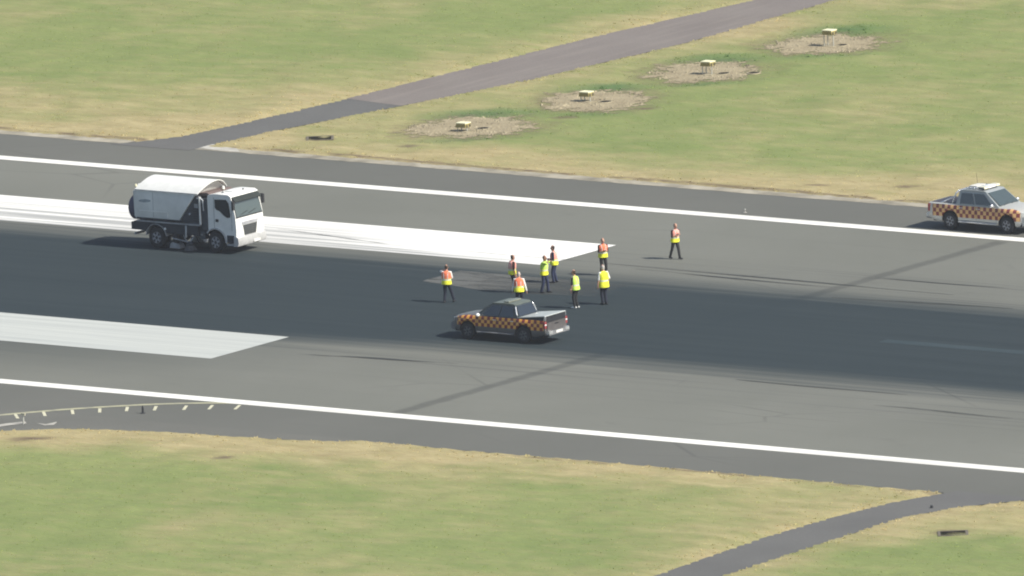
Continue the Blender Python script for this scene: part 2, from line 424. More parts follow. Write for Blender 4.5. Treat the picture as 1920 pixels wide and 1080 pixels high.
# ---- one grass sheet: fine where the photograph looks, coarse out to the horizon
ctr = TGT; nu, nv, cell = 230, 560, .34
U_ = (np.arange(nu+1)-nu/2)*cell; V_ = (np.arange(nv+1)-nv/2)*cell
gu, gv = np.meshgrid(U_, V_, indexing='ij')
PX = ctr.x + gu*Rv.x + gv*Cv.x; PY = ctr.y + gu*Rv.y + gv*Cv.y
dry, lush, soil, bed, dr, dp = field(PX, PY)
pav = ((PY < EDGE_T+.9) & (PY > EDGE_B)) | inside(PX, PY, PATH_T) | inside(PX, PY, PATH_B) | inside(PX, PY, PATH_L)
dmin = np.minimum(np.minimum(np.abs(PY-EDGE_T-.9), np.abs(PY-EDGE_B)), dp)
PZ = .05 + .14*(fbm(PX*.8, PY*.8, 41)-.5) + .10*(fbm(PX*.2, PY*.2, 43)-.5)*2 + .05*lush
PZ = np.where(bed < 1.45, np.minimum(PZ, .004), PZ)
PZ = np.where(pav, -.03, PZ*np.clip(.25+dmin*.6, .25, 1)+.035)
PZ[0, :] = PZ[-1, :] = PZ[:, 0] = PZ[:, -1] = -.05
verts = np.stack([PX, PY, PZ], -1).reshape(-1, 3)
idx = np.arange((nu+1)*(nv+1)).reshape(nu+1, nv+1)
faces = np.stack([idx[:-1, :-1], idx[1:, :-1], idx[1:, 1:], idx[:-1, 1:]], -1).reshape(-1, 4)
n0 = len(verts); BIG = 5000
cn = [ctr + Rv*BIG*sx + Cv*BIG*sy for sx, sy in ((-1, -1), (1, -1), (1, 1), (-1, 1))]
verts = np.vstack([verts, np.array([(p.x, p.y, -.05) for p in cn])])
ic = [idx[0, 0], idx[-1, 0], idx[-1, -1], idx[0, -1]]
rims = [idx[:, 0], idx[-1, :], idx[::-1, -1], idx[0, ::-1]]
fl = faces.tolist()
for k in range(4):
    rim = rims[k].tolist()
    fl.append(rim[::-1] + [n0+k, n0+(k+1) % 4])
me = bpy.data.meshes.new('grass_field'); me.from_pydata(verts.tolist(), [], fl)
for nm, A in (('dry', dry), ('lush', lush), ('soil', soil)):
    at_ = me.attributes.new(nm, 'FLOAT', 'POINT'); arr = np.full(len(verts), .25 if nm == 'dry' else 0., np.float32); arr[:n0] = A.reshape(-1)
    at_.data.foreach_set('value', arr)
me.polygons.foreach_set('use_smooth', [True]*len(me.polygons))
tag(link('grass_field', me, M_GRASS), kind='structure', label='mown airfield grass, green with straw dry margins', cat='grass')

# ---- grass tufts
def tufts(name, count, hmin, hmax, wmul, sel, label):
    u = (rng.random(count)-.5)*nu*cell*.98; v_ = (rng.random(count)-.5)*nv*cell*.98
    x = ctr.x+u*Rv.x+v_*Cv.x; y = ctr.y+u*Rv.y+v_*Cv.y
    # keep only what the photograph can show
    vis = (np.abs(u) < 27) & (v_ > -88) & (v_ < 88)
    x, y = x[vis], y[vis]
    d_, l_, s_, b_, dr_, dp_ = field(x, y)
    pv = ((y < EDGE_T+.75) & (y > EDGE_B-.05)) | inside(x, y, PATH_T) | inside(x, y, PATH_B) | inside(x, y, PATH_L)
    keep = (~pv) & (b_ > .93) & sel(x, y, d_, l_, s_, b_, np.minimum(dr_, dp_))
    x, y, d_, l_, s_ = x[keep], y[keep], d_[keep], l_[keep], s_[keep]
    n = len(x); h = hmin+(hmax-hmin)*rng.random(n)**2*(1+.8*l_)
    u2 = (x-ctr.x)*Rv.x+(y-ctr.y)*Rv.y; v2 = (x-ctr.x)*Cv.x+(y-ctr.y)*Cv.y
    fu = u2/cell+nu/2; fv = v2/cell+nv/2; iu = np.clip(fu.astype(int), 0, nu-1); iv = np.clip(fv.astype(int), 0, nv-1); fu = fu-iu; fv = fv-iv
    z = (PZ[iu, iv]*(1-fu)+PZ[iu+1, iv]*fu)*(1-fv)+(PZ[iu, iv+1]*(1-fu)+PZ[iu+1, iv+1]*fu)*fv; z = np.maximum(z, -.01)
    V3 = []; F3 = []; AT = [[], [], []]
    for k in range(3):
        ang = rng.random(n)*math.pi*2; wd = (.03+.07*rng.random(n))*wmul; ln = h*(.3+.9*rng.random(n))
        ox = (rng.random(n)-.5)*.16*wmul; oy = (rng.random(n)-.5)*.16*wmul; ta = rng.random(n)*math.pi*2
        p0 = np.stack([x+ox-np.cos(ang)*wd, y+oy-np.sin(ang)*wd, z-.03], -1)
        p1 = np.stack([x+ox+np.cos(ang)*wd, y+oy+np.sin(ang)*wd, z-.03], -1)
        p2 = np.stack([x+ox+np.cos(ta)*ln, y+oy+np.sin(ta)*ln, z+h*(.7+.5*rng.random(n))], -1)
        V3.append(np.stack([p0, p1, p2], 1).reshape(-1, 3))
    V3 = np.vstack(V3); T = len(V3)//3
    me = bpy.data.meshes.new(name); me.vertices.add(len(V3)); me.vertices.foreach_set('co', V3.reshape(-1).astype(np.float32))
    me.loops.add(T*3); me.loops.foreach_set('vertex_index', np.arange(T*3, dtype=np.int32))
    me.polygons.add(T); me.polygons.foreach_set('loop_start', np.arange(0, T*3, 3, dtype=np.int32)); me.polygons.foreach_set('loop_total', np.full(T, 3, np.int32))
    me.update(calc_edges=True)
    for nm, A in (('dry', d_+.12*(rng.random(n)-.35)), ('lush', l_), ('soil', s_*.5)):
        at_ = me.attributes.new(nm, 'FLOAT', 'POINT'); at_.data.foreach_set('value', np.tile(np.repeat(A, 3), 3).astype(np.float32))
    tag(link(name, me, M_BLADE), label, 'grass', kind='stuff')
tufts('grass_tufts', 80000, .012, .042, .9, lambda x, y, d, l, s, b, m: rng.random(len(x)) < .85, 'short uneven grass blades all over the airfield')
tufts('edge_grass', 80000, .02, .085, 1.0, lambda x, y, d, l, s, b, m: (m < .9+.6*rng.random(len(x))) | (l > .35), 'taller ragged grass along pavement edges and clearings')

# ---- pavement sheets
def sheet(name, poly, z, m, label, cat, depth=0.0, wob=0.0, sub=0, kind='structure', parent=None):
    pts = []
    n = len(poly)
    for i in range(n):
        ax, ay_ = poly[i]; bx_, by_ = poly[(i+1) % n]; L = math.hypot(bx_-ax, by_-ay_)
        k = max(1, int(L/sub)) if sub and L < 200 else 1
        for j in range(k):
            t = j/k; x = ax+(bx_-ax)*t; y = ay_+(by_-ay_)*t
            if wob and L < 200: x += wob*random.uniform(-1, 1)*(1 if j else .3); y += wob*random.uniform(-1, 1)*(1 if j else .3)
            pts.append((x, y))
    bm = B(); vs = [bm.verts.new((x, y, z)) for x, y in pts]
    f = bm.faces.new(vs); bmesh.ops.recalc_face_normals(bm, faces=bm.faces)
    if f.normal.z < 0: bmesh.ops.reverse_faces(bm, faces=bm.faces)
    bmesh.ops.triangulate(bm, faces=bm.faces)
    me = bpy.data.meshes.new(name); bm.to_mesh(me); bm.free()
    o = link(name, me, m, parent); tag(o, label, cat, kind=kind); return o

sheet('runway', [(-1500, EDGE_B), (1500, EDGE_B), (1500, EDGE_T), (-1500, EDGE_T)], 0.0, M_ASPH, 'grey asphalt runway with a broad band of black tyre rubber', 'runway')
vt = [(-300, EDGE_T-.1)] + [(x, EDGE_T-.12+.14*random.random()) for x in np.arange(-60, 60, .6)] + [(300, EDGE_T)] + [(300, EDGE_T+1.0)] + [(x, EDGE_T+.75+.55*random.random()) for x in np.arange(60, -60, -.45)] + [(-300, EDGE_T+1.0)]
# the verge stops where the service track crosses
va = [p for p in vt if p[0] < -36.6]; vb = [p for p in vt if p[0] > -33.2]
sheet('gravel_verge', va, .008, M_VERGE, 'pale gravel verge strip left of the service track', 'verge')
sheet('gravel_verge', vb, .008, M_VERGE, 'pale gravel verge strip along the far shoulder, right of the service track', 'verge')
lo = [(x, EDGE_B+.05-.2*random.random()) for x in np.arange(22, 54, .5)] + [(x, EDGE_B-.25-.5*random.random()) for x in np.arange(54, 22, -.4)]
sheet('soil_verge', lo, .006, mat('verge_soil', (.17, .14, .10), .95, 0, .2, .4, .7), 'thin worn soil strip along the near shoulder', 'verge')
sheet('service_track', PATH_T[:5]+PATH_T[-5:] , .010, M_TRACK, 'dark grey asphalt start of the service track joining the far shoulder', 'track')
old = [(-34.45, 45.8)] + PATH_T[5:-4] + [(-30.9, 43.4)]
old = [PATH_T[4]] + PATH_T[5:-5] + [PATH_T[-5]] + [(-30.45, 46.3), (-34.6, 44.2)]
old = [(-34.6, 45.3)] + PATH_T[5:-5] + [PATH_T[-5], (-30.45, 46.0), (-30.75, 44.6)]
sheet('old_service_track', old, .016, M_OLDTRACK, 'faded mauve brown service track curving away through the grass', 'track', wob=.05, sub=1.0)
sheet('near_service_track', PATH_B, .010, M_TRACK, 'grey asphalt service track leaving the near shoulder', 'track')
sheet('taxiway', PATH_L, .004, asphalt('taxiway_asphalt', (.118, .118, .103), (.138, .137, .120)), 'grey taxiway pavement widening from the near shoulder at the left', 'taxiway')
sheet('concrete_apron', [at(372, 278), at(398, 271), at(440, 274), at(450, 286), at(415, 283)], .018, M_CONC, 'small pale concrete wedge at the service track junction', 'concrete')
sheet('concrete_edge_strip', [at(-20, 799), at(20, 793.5), at(47, 791), at(50, 794.5), at(20, 797.5), at(-20, 804)], .02, M_CONC, 'broken pale concrete strip at the near shoulder, beside the sign', 'concrete', wob=.03, sub=.3)
sheet('concrete_edge_strip', [at(68, 794), at(86, 796), at(107, 791.5), at(100, 797.5), at(84, 798.5)], .02, M_CONC, 'small pale concrete fragment at the near shoulder', 'concrete', wob=.03, sub=.3)
# repair patch where the crew stands
sheet('asphalt_patch', [at(792, 527), at(862, 507.5), at(1180, 534), at(1120, 556), at(955, 549), at(880, 541)], .006, M_PATCH, 'lighter grey repair patch under the standing crew', 'asphalt patch', wob=.06, sub=.5)

for i, (a_, b_, wd) in enumerate((((1130, 494), (1790, 553), .30), ((1190, 505), (1560, 539), .22), ((1640, 521), (1890, 541), .16), ((1380, 712), (1700, 741), .26), ((1560, 558), (1900, 579), .3), ((560, 664), (860, 682), .3), ((1640, 760), (1900, 785), .25), ((520, 430), (760, 462), .14), ((830, 468), (1090, 490), .12))):
    p, q = Vector((*at(*a_), 0)), Vector((*at(*b_), 0)); d = (q-p); n_ = Vector((-d.y, d.x, 0)).normalized()
    C_ = [p+d*(k/10)+n_*(.06*math.sin(k*.55+i)) for k in range(11)]
    pl = [(v_+n_*wd*.5*math.sin(math.pi*(k+.6)/11.2)) for k, v_ in enumerate(C_)] + [(v_-n_*wd*.5*math.sin(math.pi*(k+.6)/11.2)) for k, v_ in reversed(list(enumerate(C_)))]
    sheet('skid_mark', [(v_.x, v_.y) for v_ in pl], .016+.001*i, M_SKID, 'dark tyre skid streak on the runway', 'skid mark')

# ---- painted markings
sheet('edge_line', [(-900, 24.37), (900, 24.37), (900, 25.27), (-900, 25.27)], .012, M_PAINT, 'white runway side line on the far side', 'painted line')
sheet('edge_line', [(-900, -25.13), (900, -25.13), (900, -24.23), (-900, -24.23)], .012, M_PAINT, 'white runway side line on the near side', 'painted line')
sheet('aiming_point_marking', [(-43, 10.35), (2.9, 10.35), (2.9, 16.15), (-43, 16.15)], .010, M_MARK, 'bright white aiming block beneath the sweeper truck', 'painted marking')
sheet('aiming_point_marking', [(-43, -16.1), (3.1, -16.1), (3.1, -10.05), (-43, -10.05)], .010, M_LOWPAINT, 'greyed white aiming block nearer the camera', 'painted marking')
sheet('centre_line', [(29.8, -.42), (62, -.42), (62, .38), (29.8, .38)], .008, asphalt('ghost_paint', (.024, .040, .047), (.036, .053, .060)), 'faint centre line stripe smothered in tyre rubber', 'painted marking', wob=.04, sub=.8)

def ribbon(name, px, width, z, m, label, cat):
    P = [Vector((*at(*q), z)) for q in px]
    # Catmull-Rom
    C = []
    for i in range(len(P)-1):
        p0, p1, p2, p3 = P[max(i-1, 0)], P[i], P[i+1], P[min(i+2, len(P)-1)]
        for k in range(8):
            t = k/8; C.append(.5*((2*p1)+(p2-p0)*t+(2*p0-5*p1+4*p2-p3)*t*t+(3*p1-p0-3*p2+p3)*t**3))
    C.append(P[-1]); bm = B(); rows = []
    for i, p in enumerate(C):
        d = (C[min(i+1, len(C)-1)]-C[max(i-1, 0)]).normalized(); s_ = Vector((-d.y, d.x, 0))*width/2
        rows.append((bm.verts.new(p+s_), bm.verts.new(p-s_)))
    for (a0, a1), (b0, b1) in zip(rows, rows[1:]): bm.faces.new((a0, a1, b1, b0))
    bmesh.ops.recalc_face_normals(bm, faces=bm.faces)
    o = build(name, bm, m); tag(o, label, cat, kind='structure'); return o
ll = ribbon('lead_off_line', [(-60, 784), (0, 778.5), (60, 773), (120, 768), (180, 764), (240, 760.5), (300, 757.8), (370, 756), (440, 756), (500, 759)], .34, .008, M_YEL, 'thin yellow guide line curving out of the near side line', 'painted line')
for i, (px, py) in enumerate(((31, 781), (83, 776.5), (136, 773), (187, 770), (238, 767.5), (291, 766), (347, 765), (395, 764), (445, 764))):
    sl = -3.0 + i*1.05; wd = Vector((at(px+3, py)[0]-at(px-3, py)[0], at(px+3, py)[1]-at(px-3, py)[1], 0))*.5
    p = Vector((*at(px+sl*.85, py-4.2), .010)); q = Vector((*at(px-sl*.85, py+3.8), .010))
    bm = B(); bm.faces.new([bm.verts.new(v_) for v_ in (p-wd, p+wd, q+wd, q-wd)])
    bmesh.ops.recalc_face_normals(bm, faces=bm.faces)
    build('paint_dash', bm, M_DASH, ll)

# ------------------------------------------------------------------ gravel beds and light units
for k, (cx, cy, h) in enumerate(BEDS):
    pts = []
    for i in range(72):
        t = 2*math.pi*i/72
        lo_, hi_ = .3, 1.6
        for _ in range(14):
            m_ = (lo_+hi_)/2
            p = Vector((cx, cy, 0)) + Rv*math.cos(t)*h*m_ + Cv*math.sin(t)*3.0*m_
            if bed_r(np.array([p.x]), np.array([p.y]))[0] < 1.03: lo_ = m_
            else: hi_ = m_
        pts.append((p.x+random.uniform(-.06, .06), p.y+random.uniform(-.06, .06)))
    nm = ['nearest the runway', 'second from the runway', 'third from the runway', 'farthest from the runway'][k]
    rings_ = [.18, .4, .6, .75, .88, 1.0, 1.12, 1.26]; vv = [(cx, cy, .058)]; rim_ = [0.]; ff = []
    for f_ in rings_:
        for p_ in pts: vv.append((cx+(p_[0]-cx)*f_, cy+(p_[1]-cy)*f_, .058)); rim_.append(f_)
    for i in range(72): ff.append((0, 1+i, 1+(i+1) % 72))
    for q in range(len(rings_)-1):
        for i in range(72):
            a0 = 1+q*72+i; a1 = 1+q*72+(i+1) % 72; ff.append((a0, a0+72, a1+72, a1))
    me = bpy.data.meshes.new('gravel_bed'); me.from_pydata(vv, [], ff)
    at_ = me.attributes.new('rim', 'FLOAT', 'POINT'); at_.data.foreach_set('value', np.array(rim_, np.float32))
    me.update(); 
    if me.polygons[0].normal.z < 0: me.flip_normals()
    tag(link('gravel_bed', me, M_GRAVEL), 'brown gravel clearing round the light unit '+nm, 'gravel bed', kind='structure')
    # loose stones on it
    bm = B()
    for _ in range(300):
        t = random.uniform(0, 2*math.pi); q = math.sqrt(random.random())*.97
        p = Vector((cx, cy, .055)) + Rv*math.cos(t)*h*q + Cv*math.sin(t)*3.0*q
        s_ = random.uniform(.025, .075)
        vs = [bm.verts.new(p+Vector((math.cos(2.09*j+t)*s_*random.uniform(.8, 1.5), math.sin(2.09*j+t)*s_*random.uniform(.8, 1.5), 0))) for j in range(3)]
        tp = bm.verts.new(p+Vector((0, 0, s_*random.uniform(.6, 1.1))))
        for j in range(3): bm.faces.new((vs[j], vs[(j+1) % 3], tp))
    o = build('loose_stones', bm, M_PEBBLE); tag(o, 'loose pale stones on the gravel clearing '+nm, 'stones', kind='stuff')

M_LTOP = mat('unit_cream_paint', (.86, .82, .54), .45, 0, .5, .1)
M_LSIDE = mat('unit_olive_paint', (.30, .25, .09), .5, 0, .5, .2)
M_LEG = mat('galvanised_leg', (.52, .52, .46), .45, .3)
M_DARK = mat('dark_plastic', (.025, .027, .030), .55, 0, .4, .3)
def light_unit(px, py, leg, nm):
    x, y = at(px, py)
    e = empty('approach_slope_light', (x, y, .05), 0.0, 'cream topped approach light box on thin legs, '+nm, 'runway light', 'approach slope light boxes in a row on the gravel clearings')
    L, Wd, h = .62, .46, .23
    bm = B(); prism(bm, [(-L/2, leg), (L/2, leg+.02), (L/2-.03, leg+h-.02), (-L/2+.05, leg+h-.03)], -Wd/2, Wd/2)
    build('lamp_housing', bm, M_LSIDE, e, bevel=.015)
    bm = B(); prism(bm, [(-L/2+.03, leg+h-.036), (L/2-.01, leg+h-.026), (L/2-.01, leg+h+.02), (-L/2+.03, leg+h+.012)], -Wd/2-.012, Wd/2+.012)
    build('lid', bm, M_LTOP, e, bevel=.01)
    bm = B()
    bm.free()
    for dy in (-.12, .12):
        bm = B(); lathe(bm, [(.065, L/2-.012), (.07, L/2+.018), (.05, L/2+.022)], 14, 'x', (0, dy, leg+.095))
        build('lens', bm, mat('lens_glass', (.10, .09, .06), .3, 0, .4), e)
    for sx, sy in ((-.22, -.16), (-.22, .16), (.22, 0)):
        bm = B(); lathe(bm, [(.028, 0), (.028, leg+.02)], 10, 'z', (sx, sy, 0)); lathe(bm, [(.07, 0), (.07, .02), (.04, .03)], 12, 'z', (sx, sy, 0))
        build('leg', bm, M_LEG, e)
    bm = B(); box(bm, -.42, .42, -.32, .32, -.02, .03); build('base_slab', bm, M_PEBBLE, e, bevel=.01)
    return x, y
for px, py, leg, nm, pits in ((869, 248, .20, 'nearest the runway', ((905, 243),)), (1100, 192, .26, 'second from the runway', ((1135, 193),)),
                        (1328, 141, .42, 'third from the runway', ((1356, 140), (1413, 139))), (1556, 88, .58, 'farthest from the runway', ((1577, 87), (1556, 119)))):
    light_unit(px, py, leg, nm)
    for i, q in enumerate(pits):
        x, y = at(*q)
        e = empty('cable_pit', (x, y, .055), TH, ('dark cable pit lid just right of the light box ' if i == 0 else 'dark cable pit lid at the edge of the clearing ')+nm, 'pit lid', 'cable pit lids on the gravel clearings')
        bm = B(); lathe(bm, [(.36, -.02), (.36, .02), (.30, .03), (.28, .012)], 24, 'z'); build('pit_rim', bm, M_PEBBLE, e)
        bm = B(); lathe(bm, [(.285, .0), (.285, .016)], 24, 'z'); build('pit_cover', bm, M_HOLE, e)
for px, py, r_, nm in ((600, 262, .55, 'in dry grass by the far verge, the longer one'), (769, 277, .4, 'in dry grass by the far verge, below the light boxes'), (1787, 1003, .55, 'in the dry grass at the lower right')):
    x, y = at(px, py)
    e = empty('drain_pit', (x, y, .045), TH, 'dark drainage pit sunk '+nm, 'drain', 'drainage pits in the grass')
    bm = B(); box(bm, -r_-.12, r_+.12, -r_*.9-.1, -r_*.9, -.1, .05); box(bm, -r_-.12, r_+.12, r_*.9, r_*.9+.1, -.1, .05); box(bm, -r_-.12, -r_, -r_*.9, r_*.9, -.1, .048); box(bm, r_, r_+.12, -r_*.9, r_*.9, -.1, .048)
    build('concrete_rim', bm, mat('stained_concrete', (.125, .108, .080), .9), e)
    bm = B()
    for i in range(9):
        y0 = -r_*.9 + (i+.2)*r_*1.8/9; box(bm, -r_, r_, y0, y0+.035, .008, .036)
    build('grate', bm, M_HOLE, e)
    bm = B(); box(bm, -r_, r_, -r_*.9, r_*.9, -.1, .012); build('pit_floor', bm, M_HOLE, e)

def edge_light(px, py, label):
    x, y = at(px, py)
    e = empty('runway_edge_light', (x, y, .01), 0, label, 'runway light')
    bm = B(); lathe(bm, [(.14, 0), (.14, .02), (.05, .03), (.03, .10), (.03, .22)], 16, 'z'); build('stem', bm, mat('lamp_base', (.32, .31, .28), .6), e)
    e.scale = (.75, .75, .6)
    bm = B(); lathe(bm, [(.05, .20), (.06, .23), (.05, .29), (.02, .31)], 16, 'z'); build('glass_dome', bm, mat('lamp_glass', (.42, .42, .38), .2, 0, .6), e)
edge_light(1397, 399, 'small white edge lamp standing on the far shoulder')
x, y = at(268, 775)
e = empty('marker_post', (x, y, 0), 0, 'short dark marker post beside the yellow dashes', 'post')
bm = B(); lathe(bm, [(.05, 0), (.045, .30), (.02, .36)], 10, 'z'); build('post', bm, M_DARK, e)
bm = B(); lathe(bm, [(.12, 0), (.12, .025), (.05, .04)], 14, 'z'); build('foot', bm, M_DARK, e)
x, y = at(44, 795)
e = empty('marker_post', (x, y, 0), 0, 'slim pale marker post beside the broken concrete strip', 'post')
bm = B(); lathe(bm, [(.04, 0), (.035, .42)], 10, 'z'); build('post', bm, M_LEG, e)
bm = B(); prism(bm, [(-.12, .40), (.12, .40), (.12, .50), (-.12, .50)], -.02, .02); build('plate', bm, mat('cream_plate', (.62, .58, .42), .6), e, bevel=.008)
x, y = at(1747, 953)
e = empty('marker_post', (x, y, 0.02), 0, 'squat dark marker stub in dry grass at the near track corner', 'post')
bm = B(); lathe(bm, [(.07, 0), (.06, .10), (.03, .13)], 10, 'z'); build('post', bm, M_DARK, e)

# ------------------------------------------------------------------ vehicles
M_TYRE = mat('tyre_rubber', (.022, .023, .025), .85, 0, .3, .3, 8)
M_RIM = mat('alloy_rim', (.22, .23, .25), .45, .3, .5, .1)
M_WRIM = mat('painted_rim', (.27, .28, .30), .5, .1, .5, .2, 6)
M_BLACK = mat('black_trim', (.020, .021, .024), .6, 0, .4, .2)
M_SILVER = mat('silver_paint', (.50, .51, .50), .32, .15, .5, .06)
M_GREYPLA = mat('grey_plastic', (.16, .165, .17), .6, 0, .4, .15)
M_CHROME = mat('bright_metal', (.70, .71, .72), .25, .8, .5, .06)
def glass(name, c):
    a = N(name); a.base(c); a.p.inputs['Coat Weight'].default_value = 1.0; a.p.inputs['Coat Roughness'].default_value = .04
    return a.set(.12, 0, .7)
M_GLASS = glass('tinted_glass', (.014, .018, .022)); M_WGLASS = glass('windscreen_glass', (.055, .072, .068))
M_RED = mat('tail_lamp_red', (.30, .06, .06), .25, 0, .5); M_LAMP = mat('lamp_clear', (.75, .76, .74), .2, 0, .6); M_AMB = mat('amber_lens', (.75, .28, .03), .25, 0, .5)
M_BLUELENS = mat('blue_lens', (.05, .10, .32), .2, 0, .6)

def checker_mat(name, c1, c2, base, z0, z1, sx, sz, x0, x1):
    a = N(name); tc = a.n('TexCoord'); s = a.n('SeparateXYZ'); a.l(tc.outputs['Object'], s.inputs[0])
    fx = a.math('FLOOR', a.math('MULTIPLY', a.math('ADD', s.outputs[0], 20), 1/sx)); fz = a.math('FLOOR', a.math('MULTIPLY', a.math('SUBTRACT', s.outputs[2], z0), 1/sz))
    par = a.math('MODULO', a.math('ADD', fx, fz), 2.0)
    par = a.math('GREATER_THAN', par, .5)
    ck = a.mix(par, c1, c2)
    m = a.math('MULTIPLY', a.math('GREATER_THAN', s.outputs[2], z0), a.math('LESS_THAN', s.outputs[2], z1))
    m = a.math('MULTIPLY', m, a.math('GREATER_THAN', a.math('ABSOLUTE', s.outputs[1]), .74))
    m = a.math('MULTIPLY', m, a.math('MULTIPLY', a.math('GREATER_THAN', s.outputs[0], x0), a.math('LESS_THAN', s.outputs[0], x1)))
    a.base(a.mix(m, base, ck))
    d = a.noise(3, a.co(), 4); a.l(a.ramp(d, .3, .7, .28, .42), a.p.inputs['Roughness'])
    a.l(a.math('MULTIPLY', a.math('SUBTRACT', 1.0, m), .15), a.p.inputs['Metallic'])
    return a.set(.35, .0, .5) if False else a.m

def wheel(parent, x, y, r, wdt, rim_m, side, hub=.6, dual=False):
    """wheel whose outer face looks toward side*y"""
    bm = B(); h = wdt/2
    lathe(bm, [(r*hub, -h), (r*.93, -h*1.0), (r, -h*.7), (r, h*.7), (r*.93, h), (r*hub, h)], 36, 'y', (x, y, r))
    t = build('wheel', bm, M_TYRE, parent, smooth=True)
    bm = B(); o = side*h
    lathe(bm, [(r*hub*1.0, -o*.9), (r*hub*1.0, o*.98), (r*hub*.88, o*1.02), (r*hub*.80, o*.55), (r*.2, o*.62), (r*.17, o*.9), (r*.05, o*.92)], 30, 'y', (x, y, r))
    build('rim', bm, rim_m, t, smooth=True)
    bm = B()
    for k in range(6):
        a_ = k*math.pi/3+.3; c_, s_ = math.cos(a_), math.sin(a_)
        p0 = Vector((x+c_*r*.15, y+o*.92, r+s_*r*.15)); p1 = Vector((x+c_*r*hub*.86, y+o*.96, r+s_*r*hub*.86))
        tube(bm, [p0, p1], [(.05*r/.38, .02), (.04*r/.38, .02)], 8, (-s_, 0, c_), round_ends=False)
    build('spokes', bm, rim_m, t)
    return t

